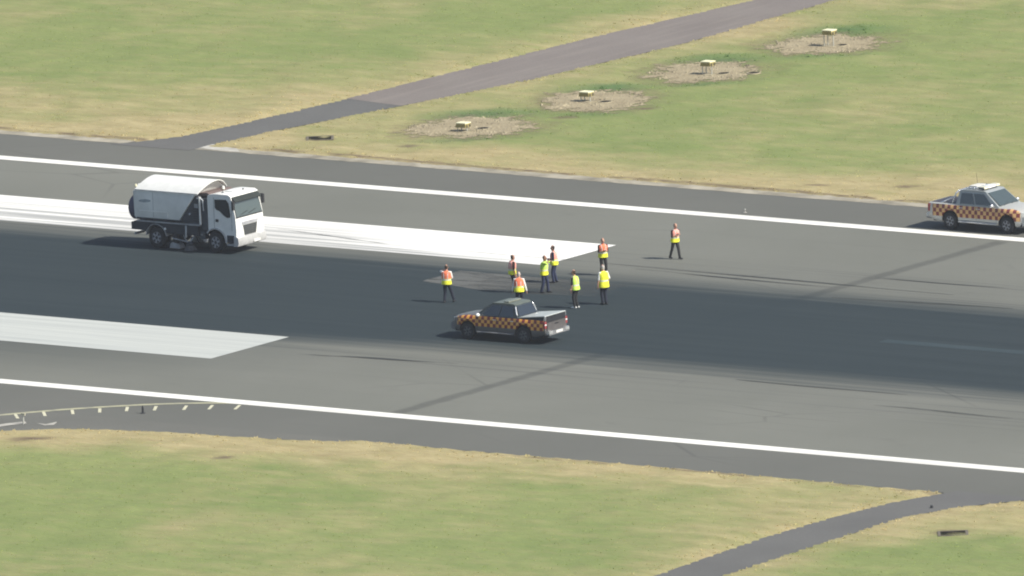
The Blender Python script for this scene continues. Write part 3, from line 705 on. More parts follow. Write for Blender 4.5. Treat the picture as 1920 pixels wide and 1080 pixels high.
def pickup(loc, rz, label, ck, style):
    """double-cab utility, +x forward, origin on the ground mid wheelbase"""
    e = empty('pickup_truck', (loc[0], loc[1], 0.004), rz, label, 'pickup truck', 'checkered airfield pickup trucks')
    WX = (1.58, -1.58); RT = .385
    body = checker_mat('pickup_body_paint', ck[0], ck[1], ck[2], .65, 1.12, .165, .157, -2.72, 2.2) if style == 0 else checker_mat('silver_checker_paint', ck[0], ck[1], ck[2], .58, 1.09, .165, .17, -2.55, 2.30)
    xs = sorted(set([round(-2.78+.04*i, 3) for i in range(133)] + [2.52]))
    xs = [x for x in xs if x <= 2.521]
    bm = B(); rows = []
    def top(x):
        if x < -1.20: return 1.14
        if x < 1.05: return 1.13
        t = (x-1.05)/1.47; return 1.13-.06*t-.13*t**3
    def ymax(x):
        y = .925
        if x > 1.75: y -= .26*((x-1.75)/.77)**2.4
        if x < -2.45: y -= .05*((-2.45-x)/.33)**2
        return y
    for x in xs:
        zb = .36
        if x > 2.1: zb = .36+.06*(x-2.1)/.4
        if x < -2.2: zb = .36+.10*(-2.2-x)/.5
        for xw in WX:
            if abs(x-xw) < .47: zb = max(zb, RT+math.sqrt(.47**2-(x-xw)**2))
        zt = top(x); Y_ = ymax(x); fl_ = .035*max(0, 1-min(abs(x-xw) for xw in WX)/.6)
        row = [(Y_-.06, zb-.02 if zb < .45 else zb), (Y_-.015+fl_, zb+.05)]
        for f in (.25, .5, .75): row.append((Y_+fl_*(1-f)+(.0 if f < .6 else -.012), zb+.05+(zt-.06-zb-.05)*f))
        row.append((Y_-.045, zt-.035)); row.append((Y_-.11, zt))
        crown = .05 if x > 1.05 else 0.0
        row.append((Y_*.55, zt+crown*.8)); row.append((0, zt+crown))
        rows.append([bm.verts.new((x, y, z)) for y, z in row] + [bm.verts.new((x, -y, z)) for y, z in row[-2::-1]])
    for a_, b_ in zip(rows, rows[1:]):
        for j in range(len(a_)-1): bm.faces.new((a_[j], a_[j+1], b_[j+1], b_[j]))
    bm.faces.new(rows[0]); bm.faces.new(rows[-1][::-1])
    build('body', bm, body, e, smooth=True)
    bm = B(); box(bm, -2.6, 2.35, -.78, .78, .34, .80); build('underbody', bm, M_BLACK, e)
    # cab
    bm = B()
    base = [(-1.22, .84), (1.12, .84)]; roofz = 1.70
    tw = (.66, -.98, .30) if style == 0 else (.73, -1.10, .38)
    lo_ = [(-1.26, -.86), (1.16, -.86), (1.16, .86), (-1.26, .86)]; hi_ = [(tw[1], -tw[0]), (tw[2], -tw[0]), (tw[2], tw[0]), (tw[1], tw[0])]
    va_ = [bm.verts.new((x, y, 1.12)) for x, y in lo_]; vb_ = [bm.verts.new((x, y, roofz)) for x, y in hi_]
    bm.faces.new(va_[::-1]); bm.faces.new(vb_)
    for i in range(4): bm.faces.new((va_[i], va_[(i+1) % 4], vb_[(i+1) % 4], vb_[i]))
    cabm = mat('blue_silver_cab', (.31, .335, .34), .35, .15, .5, .06) if style == 1 else mat('dark_cab_paint', (.045, .055, .058), .3, .1, .5, .08)
    build('cab', bm, cabm, e, bevel=.05, seg=3, smooth=True)
    bm = B(); prism(bm, [(tw[1]-.02, 1.69), (tw[2]+.04, 1.69), (tw[2]-.06, 1.755), (-.3, 1.775), (tw[1]+.08, 1.75)], -tw[0]+.005, tw[0]-.005); build('roof', bm, cabm if style == 1 else mat('roof_paint', (.115, .130, .105), .35, .1), e, bevel=.035, seg=3, smooth=True)
    def P3(t, f, side):     # point on a cab side: t along 0..1 rear->front, f height 0..1
        x0 = -1.26+(tw[1]+1.26)*f; x1 = 1.16-(1.16-tw[2])*f; return Vector((x0+(x1-x0)*t, side*(.86-(.86-tw[0])*f), 1.12+.58*f))
    for s_ in (-1, 1):
        for nm, a0, a1, b0, b1, f1 in (('rear_side_window', .09, .44, .09, .47, .88), ('front_side_window', .47, .865, .52, .88, .88)):
            p = [P3(a0, .09, s_), P3(a1, .09, s_), P3(b1, f1, s_), P3(b0, f1, s_)]
            off = Vector((0, s_*.004, 0.001))
            bm = B(); quad(bm, [q+off for q in (p if s_ < 0 else p[::-1])], .012); build(nm, bm, M_GLASS, e)
        # mirror and handles
        bm = B(); ellipsoid(bm, (.88, s_*1.03, 1.20), (.08, .12, .09)); tube(bm, [(.90, s_*.86, 1.15), (.88, s_*.97, 1.17)], [.03, .025], 8)
        build('wing_mirror', bm, M_CHROME if style == 1 else M_LAMP, e, smooth=True)
        for hx in (.02, -.95):
            bm = B(); box(bm, hx-.09, hx+.09, s_*.918 if s_ > 0 else -.945, s_*.945 if s_ > 0 else -.918, .985, 1.02); build('door_handle', bm, M_CHROME, e, bevel=.008)
        for dx in (-1.2, -.10, 1.02):
            bm = B(); box(bm, dx-.006, dx+.006, min(s_*.90, s_*.929), max(s_*.90, s_*.929), .50, 1.08); build('door_seam', bm, M_BLACK, e)
        bm = B(); tube(bm, [(-1.05, s_*.95, .40), (1.0, s_*.95, .40)], [(.075, .035)]*2, 8, (0, 1, 0)); build('side_step', bm, M_GREYPLA if style == 0 else M_SILVER, e, smooth=True)
        # wheel-arch liners
        for xw in WX:
            wheel(e, xw, s_*.80, RT, .25, M_RIM if style else mat('dark_rim', (.085, .095, .10), .6), s_)  # centre pickup gets plain dark rims
        bm = B(); quad(bm, [(2.30, s_*.775, .82), (2.515, s_*.64, .80), (2.505, s_*.63, .965), (2.22, s_*.80, 1.00)][::1 if s_ > 0 else -1], .03); build('headlight', bm, M_LAMP, e)
        bm = B(); box(bm, -2.81, -2.70, min(s_*.76, s_*.905), max(s_*.76, s_*.905), .76, 1.08); build('tail_light', bm, M_RED, e, bevel=.02)
        bm = B(); box(bm, -2.815, -2.72, min(s_*.77, s_*.9), max(s_*.77, s_*.9), .90, .96); build('reverse_light', bm, M_LAMP, e, bevel=.01)
    # windscreens
    bm = B(); q = [(1.135, -.74, 1.165), (1.135, .74, 1.165), (tw[2]+.045, tw[0]-.075, 1.675), (tw[2]+.045, -tw[0]+.075, 1.675)]
    n_ = Vector((.58, 0, .85)).normalized()*.012
    quad(bm, [Vector(p)+n_ for p in q], .012); build('windscreen', bm, M_WGLASS if style == 1 else M_GLASS, e)
    bm = B(); q = [(-1.235, .72, 1.20), (-1.235, -.72, 1.20), (tw[1]-.035, -tw[0]+.09, 1.64), (tw[1]-.035, tw[0]-.09, 1.64)]
    quad(bm, [Vector(p)+Vector((-.012, 0, .006)) for p in q], .012); build('rear_window', bm, M_GLASS, e)
    bm = B(); tube(bm, [(1.2, -.5, 1.155), (1.02, .05, 1.27)], [.012, .01], 6); tube(bm, [(1.2, .1, 1.16), (1.02, .6, 1.26)], [.012, .01], 6); build('wiper', bm, M_BLACK, e)
    # front
    bm = B(); prism(bm, [(-.52, .80), (.52, .80), (.58, .99), (-.58, .99)], 2.46, 2.545, 'x'); g_ = build('grille', bm, M_BLACK, e, bevel=.015)
    bm = B()
    for z in (.84, .89, .94): box(bm, 2.54, 2.555, -.5, .5, z-.008, z+.008)
    build('grille_bar', bm, M_CHROME, g_)
    bm = B(); prism(bm, [(2.30, .36), (2.58, .40), (2.62, .52), (2.60, .72), (2.45, .78), (2.25, .74)], -.76, .76); build('front_bumper', bm, M_GREYPLA if style == 0 else M_SILVER, e, bevel=.05, seg=3, smooth=True)
    bm = B(); box(bm, 2.60, 2.632, -.40, .40, .42, .54); build('air_intake', bm, M_BLACK, e, bevel=.008)
    bm = B(); box(bm, 2.612, 2.64, -.26, .26, .58, .69); build('number_plate', bm, mat('plate_white', (.7, .7, .66), .5), e)
    # rear
    bm = B(); box(bm, -2.835, -2.775, -.74, .74, .62, 1.0 if style == 0 else 1.07); tg = build('tailgate', bm, mat('tailgate_grey', (.105, .098, .096), .4, .1) if style == 0 else M_SILVER, e, bevel=.025)
    bm = B(); box(bm, -2.85, -2.83, -.14, .14, .88, .94); build('handle', bm, M_BLACK, tg, bevel=.005)
    bm = B(); prism(bm, [(-2.98, .44), (-2.70, .42), (-2.70, .60), (-2.95, .62)], -.80, .80); rb = build('rear_bumper', bm, M_GREYPLA, e, bevel=.03, smooth=True)
    for s_ in (-1, 1):
        bm = B(); prism(bm, [(-2.99, .50), (-2.80, .50), (-2.80, .64), (-2.97, .64)], min(s_*.52, s_*.81), max(s_*.52, s_*.81)); build('bumper_corner', bm, M_CHROME if style == 0 else M_SILVER, rb, bevel=.02)
    bm = B(); box(bm, -2.992, -2.972, -.26, .26, .49, .60); build('number_plate', bm, mat('plate_white', (.7, .7, .66), .5), e)
    if style == 0:
        # flat tonneau lid, rear edge standing up over a gap whose shade is a solid black block
        bm = B(); prism(bm, [(-2.78, 1.31), (-2.76, 1.345), (-1.30, 1.195), (-1.28, 1.16)], -.84, .84); build('bed_cover', bm, mat('bed_cover_grey', (.46, .485, .46), .4, .2, .5, .08), e, bevel=.012)
        bm = B(); prism(bm, [(-2.80, 1.02), (-2.80, 1.30), (-1.40, 1.16), (-1.40, 1.02)], -.78, .78); build('bed_interior', bm, M_BLACK, e)
        for s_ in (-1, 1):
            bm = B(); prism(bm, [(-2.80, 1.13), (-2.80, 1.31), (-2.74, 1.31), (-2.70, 1.13)], min(s_*.78, s_*.84), max(s_*.78, s_*.84)); build('lid_strut', bm, M_CHROME, e)
            bm = B(); tube(bm, [(-1.19, s_*.80, 1.16), (-1.05, s_*.70, 1.62)], [.035, .03], 8); build('rear_pillar', bm, M_CHROME, e)
        bm = B(); prism(bm, [(-.55, 1.78), (-.25, 1.78), (-.27, 1.83), (-.53, 1.83)], -.5, .5); build('roof_beacon_bar', bm, mat('dark_beacon', (.16, .17, .13), .3), e, bevel=.02)
    else:
        bm = B(); box(bm, -2.70, -1.34, -.76, .76, .80, 1.155); build('bed_interior', bm, mat('bed_liner', (.05, .047, .06), .6), e)
        bm = B()
        for s_ in (-1, 1):
            tube(bm, [(-1.52, s_*.76, 1.12), (-1.36, s_*.66, 1.58), (-1.36, s_*.40, 1.66)], [.04]*3, 10); tube(bm, [(-2.15, s_*.78, 1.13), (-1.38, s_*.68, 1.46)], [.03]*2, 8)
        tube(bm, [(-1.36, -.42, 1.66), (-1.36, .42, 1.66)], [.04]*2, 10); build('sports_bar', bm, M_CHROME, e, smooth=True)
        lb = None
        bm = B(); prism(bm, [(-.12, 1.82), (.20, 1.82), (.18, 1.90), (-.10, 1.90)], -.62, .62); lb = build('light_bar', bm, M_GREYPLA, e, bevel=.025)
        for y0, y1, m_ in ((-.61, -.34, mat('cream_lens', (.72, .68, .50), .25)), (-.30, .30, M_LAMP), (.34, .61, mat('cream_lens', (.72, .68, .50), .25))):
            bm = B(); prism(bm, [(-.14, 1.835), (.22, 1.835), (.20, 1.915), (-.12, 1.915)], y0, y1); build('lens', bm, m_, lb, bevel=.02)
        bm = B(); box(bm, .02, .10, -.5, -.44, 1.74, 1.83); box(bm, .02, .10, .44, .5, 1.74, 1.83); build('bar_foot', bm, M_BLACK, e)
        bm = B()
        for y_ in (-.55, .55): tube(bm, [(-.86, y_, 1.84), (-.28, y_, 1.84)], [.022]*2, 8); tube(bm, [(-.80, y_, 1.74), (-.80, y_, 1.84)], [.02]*2, 8); tube(bm, [(-.34, y_, 1.74), (-.34, y_, 1.84)], [.02]*2, 8)
        for x_ in (-.78, -.58, -.38): tube(bm, [(x_, -.57, 1.845), (x_, .57, 1.845)], [.02]*2, 8)
        build('roof_rack', bm, M_CHROME, e, smooth=True)
        bm = B(); box(bm, -.78, -.36, -.42, .30, 1.865, 1.905); build('rack_board', bm, mat('pale_board', (.62, .61, .55), .6), e, bevel=.01)
        bm = B(); tube(bm, [(-.95, .5, 1.75), (-1.02, .5, 2.3)], [.008, .005], 6); build('aerial', bm, M_BLACK, e)
    return e

xa, ya = at(929, 640); pa = pickup((xa, ya+.92), math.pi+.02, 'silver pickup with orange and maroon checks and flat grey bed cover, facing left', ((.66, .33, .060), (.17, .022, .022), (.12, .118, .115)), 0)  # dark base puts the shaded lower band into the body colour
xb, yb = at(1834.0, 435.0); pb = pickup((xb+.05, yb+.92), .0, 'silver pickup with orange red checks and roof light bar on the far shoulder', ((.62, .38, .16), (.19, .045, .045), (.46, .46, .43)), 1)

pb.scale = (1.03, 1.04, 1.10)

# ---- road sweeper truck, local x = 0 at the front axle
def sweeper():
    x0, y0 = at(405.0, 474.5)
    e = empty('road_sweeper_truck', (x0, y0+1.13, .004), 0.0, 'white road sweeper truck with a rounded hopper standing on the white marking', 'sweeper truck')
    WH = mat('white_truck_paint', (.76, .76, .72), .35, 0, .5, .06); WD = mat('hopper_white_paint', (.66, .67, .63), .45, 0, .5, .12, 1.2)
    CH = mat('chassis_blue_black', (.030, .036, .045), .6, .1, .4, .3); ENG = mat('engine_cover_slate', (.050, .058, .068), .55, .1, .4, .2)
    GR = mat('sweeper_grey', (.32, .33, .34), .55, .2, .5, .2)
    hw = 1.15
    # chassis
    for s_ in (-1, 1):
        bm = B(); box(bm, -5.0, 1.0, min(s_*.36, s_*.45), max(s_*.36, s_*.45), .72, .98); build('frame_rail', bm, CH, e)
    bm = B()
    for x in (-4.9, -4.2, -2.9, -1.9, -.9, .2): box(bm, x-.06, x+.06, -.42, .42, .75, .95)
    build('cross_member', bm, CH, e)
    bm = B(); tube(bm, [(0, -.9, .5), (0, .9, .5)], [.08]*2, 10); tube(bm, [(-3.5, -.9, .5), (-3.5, .9, .5)], [.10]*2, 10); build('axle', bm, CH, e)
    # hopper with barrel roof and raked front
    def prof(y): return 2.60 + .48*(1-(y/hw)**2)
    ys = [-hw, -hw*.985, -hw*.94, -hw*.86, -hw*.72, -hw*.5, -hw*.25, 0, hw*.25, hw*.5, hw*.72, hw*.86, hw*.94, hw*.985, hw]
    bm = B()
    def ring(xf, bot=1.30):
        r = [(xf(bot), -hw*.96, bot), (xf(1.62), -hw, 1.62)]
        r += [(xf(2.58), -hw, 2.58)] + [(xf(prof(y)), y, prof(y)) for y in ys[1:-1]] + [(xf(2.58), hw, 2.58)] + [(xf(1.62), hw, 1.62), (xf(bot), hw*.96, bot)]
        return [bm.verts.new(p) for p in r]
    rear = lambda z: -4.72 + (.0 if z < 2.5 else (z-2.5)*.55)
    front = lambda z: -2.15 + (z-1.30)*.82 if z < 2.58 else -1.10 + (z-2.58)*.35
    ra, rb = ring(rear), ring(front); n_ = len(ra)
    for i in range(n_): 
        f = bm.faces.new((ra[i], ra[(i+1) % n_], rb[(i+1) % n_], rb[i]))
    bm.faces.new(ra[::-1]); bm.faces.new(rb)
    hop = build('hopper', bm, WD, e, smooth=True)
    # roof skin stands proud, overhanging toward the cab
    bm = B(); 
    yy = [hw*1.012*math.sin(math.pi*(i/20-.5)) for i in range(21)]
    t_in = [(y, 2.60+.48*(1-(y/(hw*1.012))**2)+.012) for y in yy]
    t_out = [(y*1.012, z+.03) for y, z in t_in]
    pf = t_out + t_in[::-1]
    a_ = [bm.verts.new((rear(z)-.01, y, z)) for y, z in pf]; b_ = [bm.verts.new((-.66-.25*(abs(y)/hw)**2, y, z)) for y, z in pf]
    k = len(pf)
    for i in range(k): bm.faces.new((a_[i], a_[(i+1) % k], b_[(i+1) % k], b_[i]))
    m = len(t_out)
    for L in (a_, b_):
        for i in range(m-1): bm.faces.new((L[i], L[i+1], L[k-2-i], L[k-1-i]))
    build('hopper_roof', bm, WH, e, smooth=True)
    # trims on the side
    for s_ in (-1, 1):
        Yf = s_*hw; lohi = lambda a0, a1: (min(Yf+s_*a0, Yf+s_*a1), max(Yf+s_*a0, Yf+s_*a1))
        y_, Y_ = lohi(-.004, .022); bm = B(); box(bm, -4.70, -1.22, y_, Y_, 2.56, 2.60); build('roof_flange', bm, WH, e)
        y_, Y_ = lohi(-.004, .018); bm = B(); box(bm, -4.45, -2.75, y_, Y_, 1.665, 1.70); box(bm, -2.78, -2.73, y_, Y_, 1.42, 1.70); build('side_rib', bm, WH, e)
        y_, Y_ = lohi(-.004, .004); bm = B()
        vs = [(-4.10+.36*math.cos(t), 2.13+.07*math.sin(t)+.02*math.cos(t)) for t in [2*math.pi*i/20 for i in range(20)]]
        prism(bm, vs, y_, Y_); build('smudged_decal', bm, mat('decal_grey', (.30, .34, .36), .5, 0, .4, .4, 6), e)
        y_, Y_ = lohi(-.10, .035); bm = B(); box(bm, -4.60, -.85, y_, Y_, 1.175, 1.235); build('tipping_rail', bm, GR, e, bevel=.01)
        y_, Y_ = lohi(-.30, -.02); bm = B(); prism(bm, [(-4.80, .78), (-4.15, .78), (-3.98, 1.02), (-3.1, 1.02), (-2.9, .72), (-1.0, .70), (-1.0, 1.17), (-4.80, 1.17)], y_, Y_); build('side_skirt', bm, CH, e)
        # rear mudguard
        bm = B(); 
        arc = [(-3.5+.62*math.cos(t), .5+.62*math.sin(t)) for t in [math.radians(8+164*i/16) for i in range(17)]]; arc2 = [(-3.5+.59*math.cos(t), .5+.59*math.sin(t)) for t in [math.radians(8+164*i/16) for i in range(17)]]
        for i in range(16):
            q = [arc[i], arc[i+1], arc2[i+1], arc2[i]]
            vs0 = [bm.verts.new((p[0], s_*1.17, p[1])) for p in q]; vs1 = [bm.verts.new((p[0], s_*.62, p[1])) for p in q]
            bm.faces.new(vs0); bm.faces.new(vs1[::-1])
            for j in range(4): bm.faces.new((vs0[j], vs0[(j+1) % 4], vs1[(j+1) % 4], vs1[j]))
        build('mudguard', bm, GR, e)
        wheel(e, 0, s_*.98, .48, .27, M_WRIM, s_, .58)
        wheel(e, -3.5, s_*.99, .48, .27, M_WRIM, s_, .58); wheel(e, -3.5, s_*.68, .48, .25, M_WRIM, s_, .58)
        # gutter broom
        bm = B(); lathe(bm, [(.10, .34), (.18, .30), (.20, .24), (.33, .03), (.28, .02)], 22, 'z', (-1.55, s_*1.06, 0)); br = build('gutter_broom', bm, mat('broom_bristles', (.075, .08, .085), .9, 0, .2, .4, 14), e, smooth=True)
        bm = B(); lathe(bm, [(.20, .25), (.20, .33), (.10, .42)], 18, 'z', (-1.55, s_*1.06, 0)); build('broom_hub', bm, CH, br)
        bm = B(); tube(bm, [(-1.0, s_*.6, .85), (-1.3, s_*.95, .72), (-1.55, s_*1.06, .40)], [.05, .05, .045], 8); build('broom_arm', bm, GR, e, smooth=True)
        # suction hose and nozzle
        bm = B(); tube(bm, [(-2.35, s_*.70, 1.25), (-2.38, s_*.98, 1.0), (-2.42, s_*1.02, .62), (-2.45, s_*.98, .28)], [.15, .15, .14, .16], 14); build('suction_hose', bm, M_BLACK, e, smooth=True)
        bm = B(); prism(bm, [(-2.75, .06), (-2.12, .06), (-2.2, .24), (-2.5, .34), (-2.68, .26)], min(s_*.72, s_*1.14), max(s_*.72, s_*1.14)); build('suction_nozzle', bm, GR, e, bevel=.02)
        bm = B(); lathe(bm, [(.09, -.05), (.12, -.03), (.12, .03), (.09, .05)], 16, 'y', (-2.95, s_*1.0, .13)); build('nozzle_caster', bm, M_TYRE, e)
        bm = B(); tube(bm, [(-1.72, s_*1.10, 1.10), (-1.74, s_*1.13, .62)], [.06, .05], 10); build('water_hose', bm, mat('pale_hose', (.45, .47, .48), .5), e, smooth=True)
        # rear lamps
        bm = B(); box(bm, -4.94, -4.86, min(s_*.72, s_*1.10), max(s_*.72, s_*1.10), .80, .92); build('tail_light', bm, M_RED, e, bevel=.01)
        bm = B(); lathe(bm, [(.07, 0), (.07, .02), (.055, .10), (.02, .12)], 14, 'z', (-4.72, s_*.98, 2.72)); build('rear_beacon', bm, mat('pale_beacon', (.70, .66, .45), .3), e)
        bm = B(); tube(bm, [(-4.70, s_*.98, 2.52), (-4.72, s_*.98, 2.73)], [.03]*2, 8); build('beacon_post', bm, M_BLACK, e)
    # water tank, fuel tank, hydraulic lines, ladder bracket and locker on the flanks
    for s_ in (-1, 1):
        bm = B(); lathe(bm, [(.20, -2.05), (.23, -2.0), (.23, -1.25), (.20, -1.2)], 18, 'x', (0, s_*.78, .98)); build('fuel_tank', bm, mat('dull_tank', (.10, .11, .12), .5, .2), e, smooth=True)
        bm = B(); box(bm, -1.02, -.66, min(s_*.72, s_*1.04), max(s_*.72, s_*1.04), .56, .92); lk = build('locker', bm, ENG, e, bevel=.02)
        bm = B(); box(bm, -.90, -.78, min(s_*1.04, s_*1.06), max(s_*1.04, s_*1.06), .74, .78); build('handle', bm, M_CHROME, lk)
        for j, (xa_, za_) in enumerate(((-2.12, .62), (-1.98, .55), (-1.30, .66))):
            bm = B(); tube(bm, [(xa_, s_*.9, 1.1), (xa_-.05, s_*1.04, .88), (xa_+.10, s_*1.06, za_), (xa_+.22, s_*.98, .38)], [.028]*4, 8); build('hydraulic_line', bm, M_BLACK if j != 1 else GR, e, smooth=True)
        bm = B(); tube(bm, [(-2.55, s_*1.13, .52), (-2.1, s_*1.14, .46), (-1.62, s_*1.12, .40)], [.03]*3, 8); build('lift_arm', bm, GR, e, smooth=True)
        bm = B(); lathe(bm, [(.055, -.02), (.055, .02)], 14, 'y', (-2.95, s_*1.16, .92)); build('reflector', bm, M_LAMP, e)
        bm = B(); box(bm, -4.62, -1.5, min(s_*1.118, s_*1.152), max(s_*1.118, s_*1.152), 1.30, 1.36); build('hopper_sill', bm, CH, e)
        bm = B(); box(bm, -3.62, -3.60, min(s_*1.146, s_*1.153), max(s_*1.146, s_*1.153), 1.42, 2.54); build('panel_seam', bm, GR, e)
    bm = B(); tube(bm, [(-1.02, -1.10, 2.42), (-.80, -1.12, 2.44), (-.66, -1.12, 2.36), (-.64, -1.12, 1.9)], [.035]*4, 10); build('pipe_elbow', bm, mat('pale_hose', (.45, .47, .48), .5), e, smooth=True)
    bm = B(); box(bm, -1.20, -.98, -1.10, -1.062, 1.98, 2.16); build('control_box', bm, GR, e, bevel=.01)
    # rear door and hose reel
    bm = B(); prism(bm, [(-hw*.93, 1.36), (hw*.93, 1.36), (hw*.97, 2.5), (hw*.6, 2.80), (-hw*.6, 2.80), (-hw*.97, 2.5)], -4.80, -4.725, 'x'); rd = build('rear_door', bm, WD, e, bevel=.02)
    bm = B(); lathe(bm, [(.50, -5.20), (.57, -5.12), (.57, -4.84), (.50, -4.80)], 28, 'x', (0, -.52, 1.72)); build('hose_reel', bm, mat('reel_indigo', (.06, .058, .10), .6), e, smooth=True)
    bm = B(); box(bm, -4.98, -4.80, -1.12, 1.12, .78, 1.12); build('rear_bumper', bm, CH, e, bevel=.02)
    bm = B(); box(bm, -4.92, -4.84, -1.0, 1.0, .52, .62); build('underrun_bar', bm, GR, e, bevel=.01)
    # engine pack between hopper and cab
    bm = B(); prism(bm, [(-2.05, 1.24), (-.62, 1.24), (-.62, 2.05), (-.95, 2.50), (-1.15, 2.52), (-2.02, 1.42)], -1.06, 1.06); build('engine_cover', bm, ENG, e, bevel=.03)
    bm = B(); box(bm, -2.0, -.5, -1.0, 1.0, .80, 1.22); build('engine_tray', bm, CH, e)
    bm = B()
    for i in range(6): box(bm, -1.30, -.85, -1.075, -1.058, 1.35+i*.11, 1.40+i*.11)
    build('louvre', bm, M_BLACK, e)
    for s_ in (-1, 1):
        bm = B(); tube(bm, [(-1.52, s_*1.07, 1.66), (-1.47, s_*1.08, 1.70)], [.04, .03], 10); build('filler_cap', bm, M_CHROME, e)
    bm = B(); lathe(bm, [(.05, 1.25), (.05, 2.46), (.055, 2.50)], 14, 'z', (-.84, -1.13, 0)); build('exhaust_stack', bm, WH, e, smooth=True)
    bm = B(); box(bm, -.76, -.44, -1.10, -.74, 1.0, 2.42); build('air_duct', bm, ENG, e, bevel=.05, seg=3, smooth=True)
    bm = B(); prism(bm, [(-1.3, 2.52), (-.55, 2.52), (-.45, 2.60), (-.6, 2.66), (-1.25, 2.62)], -.85, 1.0); build('fan_housing', bm, mat('fan_housing_brown', (.13, .095, .085), .7), e, bevel=.03)  # fan housing in plain brown
    bm = B(); lathe(bm, [(.08, 0), (.08, .03), (.06, .13), (.02, .15)], 14, 'z', (-.52, .35, 2.66)); build('front_beacon', bm, mat('beacon_white', (.75, .74, .66), .3), e)
    # cab
    cw = 1.08
    arc = [(.62*math.cos(t), .48+.62*math.sin(t)) for t in [math.radians(a_) for a_ in range(2, 133, 10)]]
    pf = [(1.10, .50)] + arc + [(-.42, 1.02), (-.42, 2.52), (-.36, 2.62), (.0, 2.68), (.80, 2.68), (.96, 2.60), (1.10, 2.1), (1.20, 1.70), (1.24, 1.1), (1.22, .62)]
    bm = B(); prism(bm, pf, -cw, cw); cab = build('cab', bm, WH, e, bevel=.045, seg=3, smooth=True)
    for s_ in (-1, 1):
        Yc = s_*cw
        def flat(name, pts, m_, o0=.002, o1=.016, par=e, bev=0):
            bm = B(); prism(bm, pts, min(Yc+s_*o0, Yc+s_*o1), max(Yc+s_*o0, Yc+s_*o1)); return build(name, bm, m_, par, bevel=bev)
        flat('side_window', [(.02, 2.44), (.70, 2.46), (.84, 2.30), (.93, 1.78), (.90, 1.66), (.72, 1.64), (.52, 1.74), (.30, 1.92), (.10, 1.98), (.02, 2.06)], M_GLASS)
        dr_ = None
        for a0, a1 in (((-.06, 1.02), (-.04, 2.52)), ((.98, 1.05), (1.00, 2.0))):
            flat('door_seam', [(a0[0]-.006, a0[1]), (a0[0]+.008, a0[1]), (a1[0]+.008, a1[1]), (a1[0]-.006, a1[1])], M_BLACK, -.002, .006)
        flat('door_handle', [(.04, 1.42), (.20, 1.42), (.20, 1.54), (.04, 1.54)], M_BLACK, .001, .03)
        # arch lip, step
        ar = [(.66*math.cos(t), .48+.66*math.sin(t)) for t in [math.radians(a_) for a_ in range(0, 141, 10)]]; ar2 = [(.60*math.cos(t), .48+.60*math.sin(t)) for t in [math.radians(a_) for a_ in range(140, -1, -10)]]
        bm = B(); pts = ar + ar2; a_ = [bm.verts.new((p[0], Yc+s_*.001, p[1])) for p in pts]; b_ = [bm.verts.new((p[0], Yc+s_*.05, p[1])) for p in pts]; k = len(pts); h_ = len(ar)
        for i in range(k): bm.faces.new((a_[i], a_[(i+1) % k], b_[(i+1) % k], b_[i]))
        for i in range(h_-1): bm.faces.new((b_[i], b_[i+1], b_[k-2-i], b_[k-1-i])); bm.faces.new((a_[i+1], a_[i], a_[k-1-i], a_[k-2-i]))
        build('wheel_arch', bm, mat('pale_grey_plastic', (.42, .43, .43), .55), e)
        bm = B(); box(bm, .68, 1.08, min(s_*.8, s_*1.10), max(s_*.8, s_*1.10), .50, .84); st = build('cab_step', bm, CH, e, bevel=.02)
        bm = B(); box(bm, .66, 1.12, min(s_*.85, s_*1.11), max(s_*.85, s_*1.11), .38, .46); build('step_tread', bm, GR, st, bevel=.01)
        # mirror on arm
        bm = B(); tube(bm, [(1.02, s_*1.06, 2.42), (1.20, s_*1.15, 2.44)], [.02]*2, 8); mr = build('mirror_arm', bm, M_BLACK, e)
        bm = B(); box(bm, 1.13, 1.22, min(s_*1.10, s_*1.25), max(s_*1.10, s_*1.25), 2.02, 2.42); build('wing_mirror', bm, M_BLACK, mr, bevel=.03, seg=3)
        bm = B(); prism(bm, [(s_*.70, .60), (s_*1.02, .60), (s_*1.02, .76), (s_*.70, .74)], 1.235, 1.285, 'x'); build('headlight', bm, M_LAMP, e, bevel=.01)
    # windscreen follows the raked front
    bm = B()
    def fx(z): return 1.20+(2.1-1.70)*0-(z-1.70)*(.10/.40) if z < 2.1 else 1.10-(z-2.1)*(.14/.5)
    zz = [1.68, 1.90, 2.1, 2.3, 2.52]
    ro = [[bm.verts.new((fx(z)+.002, y*(1-.05*(z-1.74)), z)) for y in (-1.035, 1.035)] for z in (1.63, 2.1, 2.57)]; rq = [[bm.verts.new((fx(z)+.012, y*(1-.05*(z-1.74)), z)) for y in (-1.035, 1.035)] for z in (1.63, 2.1, 2.57)]
    for i in range(2):
        bm.faces.new((rq[i][0], rq[i][1], rq[i+1][1], rq[i+1][0])); bm.faces.new((ro[i][0], rq[i][0], rq[i+1][0], ro[i+1][0])); bm.faces.new((ro[i][1], ro[i+1][1], rq[i+1][1], rq[i][1]))
    bm.faces.new((ro[0][0], ro[0][1], rq[0][1], rq[0][0])); bm.faces.new((ro[2][0], rq[2][0], rq[2][1], ro[2][1]))
    build('windscreen_surround', bm, M_BLACK, e); bm = B()
    ra = [[bm.verts.new((fx(z)+.006, y*(1-.05*(z-1.74)), z)) for y in (-1.0, -.5, 0, .5, 1.0)] for z in zz]; rb = [[bm.verts.new((fx(z)+.022, y*(1-.05*(z-1.74)), z)) for y in (-1.0, -.5, 0, .5, 1.0)] for z in zz]
    for i in range(4):
        for j in range(4): bm.faces.new((rb[i][j], rb[i][j+1], rb[i+1][j+1], rb[i+1][j])); bm.faces.new((ra[i][j], ra[i+1][j], ra[i+1][j+1], ra[i][j+1]))
